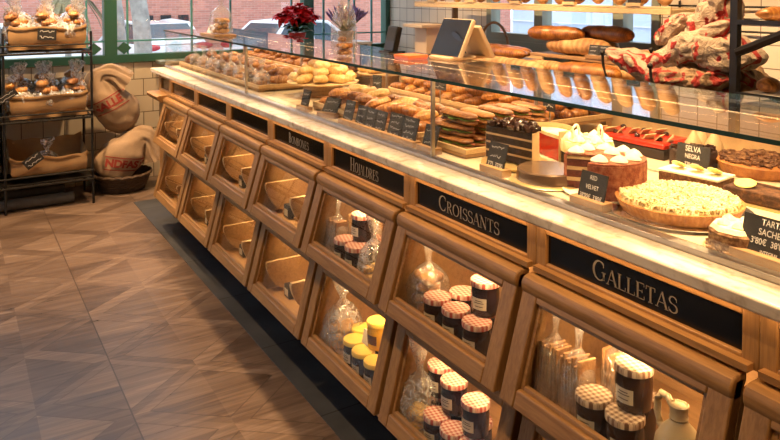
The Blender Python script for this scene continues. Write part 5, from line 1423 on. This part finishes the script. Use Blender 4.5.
# black rack at right
rc = thing('pastry_rack', 'black iron pastry rack at the right edge behind the case', 'rack', (2.62, 1.42, 0))
for x in (0, .42):
    for y in (.27, -.6): obj('post', MB().cbox((x, y, .95), (.03, .03, 1.9)), M['iron'], rc)
m = MB(); m.tube([(-.005, .26, 1.36), (-.005, -.55, 1.72)], .018, 8); obj('diagonal_brace', m, M['iron'], rc)
for z in (1.215, 1.495):
    m = MB().box((-.01, -.585, z-.022), (.43, .253, z-.012)); m.box((-.02, -.585, z-.024), (-.008, .253, z-.006)); s_ = obj('shelf', m, M['iron'], rc)
    obj('paper_liner', MB().box((0, -.58, z-.0115), (.42, .25, z-.009)), M['paperw'], s_)
for j, z in enumerate((1.495-.0085, 1.215-.0085)):
    for i in range(4):
        y = 1.60-.12*i
        (P_cro[i % 3] if j == 0 else P_bri).at((2.70, y, z), (0, 0, .8*i), f'{ORD[i]} {["croissant", "round muffin"][j]} from the left on the {["upper", "lower"][j]} shelf of the black rack', None, 1.25 if j == 0 else 1.05)
        (P_bri if j == 0 else P_pal).at((2.85, y-.03, z), (0, 0, .8*i+.3), f'{ORD[i]} pastry from the left at the back of the {["upper", "lower"][j]} shelf of the black rack', None, 1.1)

# ------------------------------------------------------------------ light
def area(name, loc, rot, sx, sy, e, c=(1, .66, .33), spread=PI):
    l = bpy.data.lights.new(name, 'AREA'); l.shape = 'RECTANGLE'; l.size = sx; l.size_y = sy; l.energy = e; l.color = c; l.spread = spread
    o = bpy.data.objects.new(name, l); o.location = loc; o.rotation_euler = rot; col.objects.link(o); return o
WARM = (1, .60, .27)
for i in range(-1, 7):
    yc = Y0+PIT*i+.3
    for (z0, z1), e in ((UP, 2.6), (LO, 2.4)):
        ff = bin_front(z0, z1); zz = z1-.046
        area('bin_strip', (ff(zz)+.047, yc+.012, zz-.002), (0, R(-42), 0), .012, .42, e*.8, WARM, R(130))
for a, b in zip(js, js[1:]):
    area('case_fill', (GB-.037, (a+b)/2, GZ-.02), (0, R(18), 0), .02, b-a-.1, 2.2*(b-a), (1, .64, .30))  # fill lamps added to brighten the inside of the case
for i in range(-1, 7):
    area('ledge_strip', (1.258, Y0+PIT*i+.3, 1.009), (0, R(-12), 0), .012, .56, .42, (1, .58, .25))
def downlight(x, y, e, ang=70, c=(1, .62, .30), lab='', blend=.6, ry=0):
    t = thing('downlight', lab, 'ceiling light', (x, y, ZC-.001))
    m = MB(); m.lathe([(.035, -.012), (.055, -.012), (.06, 0), (.035, 0)], seg=24); obj('ring', m, M['whitep'], t)
    m = MB(); m.lathe([(0, -.004), (.034, -.004)], seg=20); obj('lamp', m, M['lamp'], t)
    l = bpy.data.lights.new('downlight_beam', 'SPOT'); l.energy = e; l.color = c; l.spot_size = R(ang); l.spot_blend = blend; l.shadow_soft_size = .035
    o = bpy.data.objects.new('downlight_beam', l); o.location = (x, y, ZC-.03); o.rotation_euler = (0, R(ry), 0); col.objects.link(o)
for i, y in enumerate((.4, 1.15, 1.9, 2.8, 3.8, 4.8)): downlight(1.62, y, [390, 380, 250, 200, 150, 120][i], 50, lab=f'ceiling downlight over the display case, {ORD[i]} from the near end')
for i, y in enumerate((1.8, 2.8, 3.8, 4.8)): downlight(2.25, y, [260, 290, 260, 170][i], 62, ry=-27, lab=f'ceiling downlight over the bread shelves, {ORD[i]} from the near end')
downlight(1.35, 5.6, 210, 75, lab='ceiling downlight above the basket of sacks')
downlight(.55, 5.15, 380, 62, ry=0, lab='ceiling downlight in front of the bread rack')  # extra lamp added to brighten the bagged bread on the rack
for i, y in enumerate((.6, 2.3, 4.0, 5.4)): downlight(.15, y, [100, 105, 100, 95][i], 80, ry=-24, lab=f'ceiling downlight over the aisle, {ORD[i]} from the near end')

w = bpy.data.worlds.new('sky'); scn.world = w; w.use_nodes = True
nt = w.node_tree; bgn = nt.nodes['Background']; bgn.inputs[0].default_value = (.80, .89, 1.0, 1); bgn.inputs[1].default_value = 2.6

# ------------------------------------------------------------------ camera
cam = bpy.data.cameras.new('camera'); cam.sensor_width = 36; cam.lens = 720/780*36; cam.shift_y = (16.1-220)/780
cam.clip_start = .02
co = bpy.data.objects.new('camera', cam); co.location = (0, 0, 1.6); co.rotation_euler = (R(88), 0, R(-31.5)); col.objects.link(co)
scn.camera = co
scn.view_settings.view_transform = 'Standard'; scn.view_settings.look = 'None'; scn.view_settings.gamma = 1; scn.view_settings.use_curve_mapping = False
scn.view_settings.exposure = 0.12
scn.cycles.transparent_max_bounces = 24
scn.cycles.max_bounces = 8
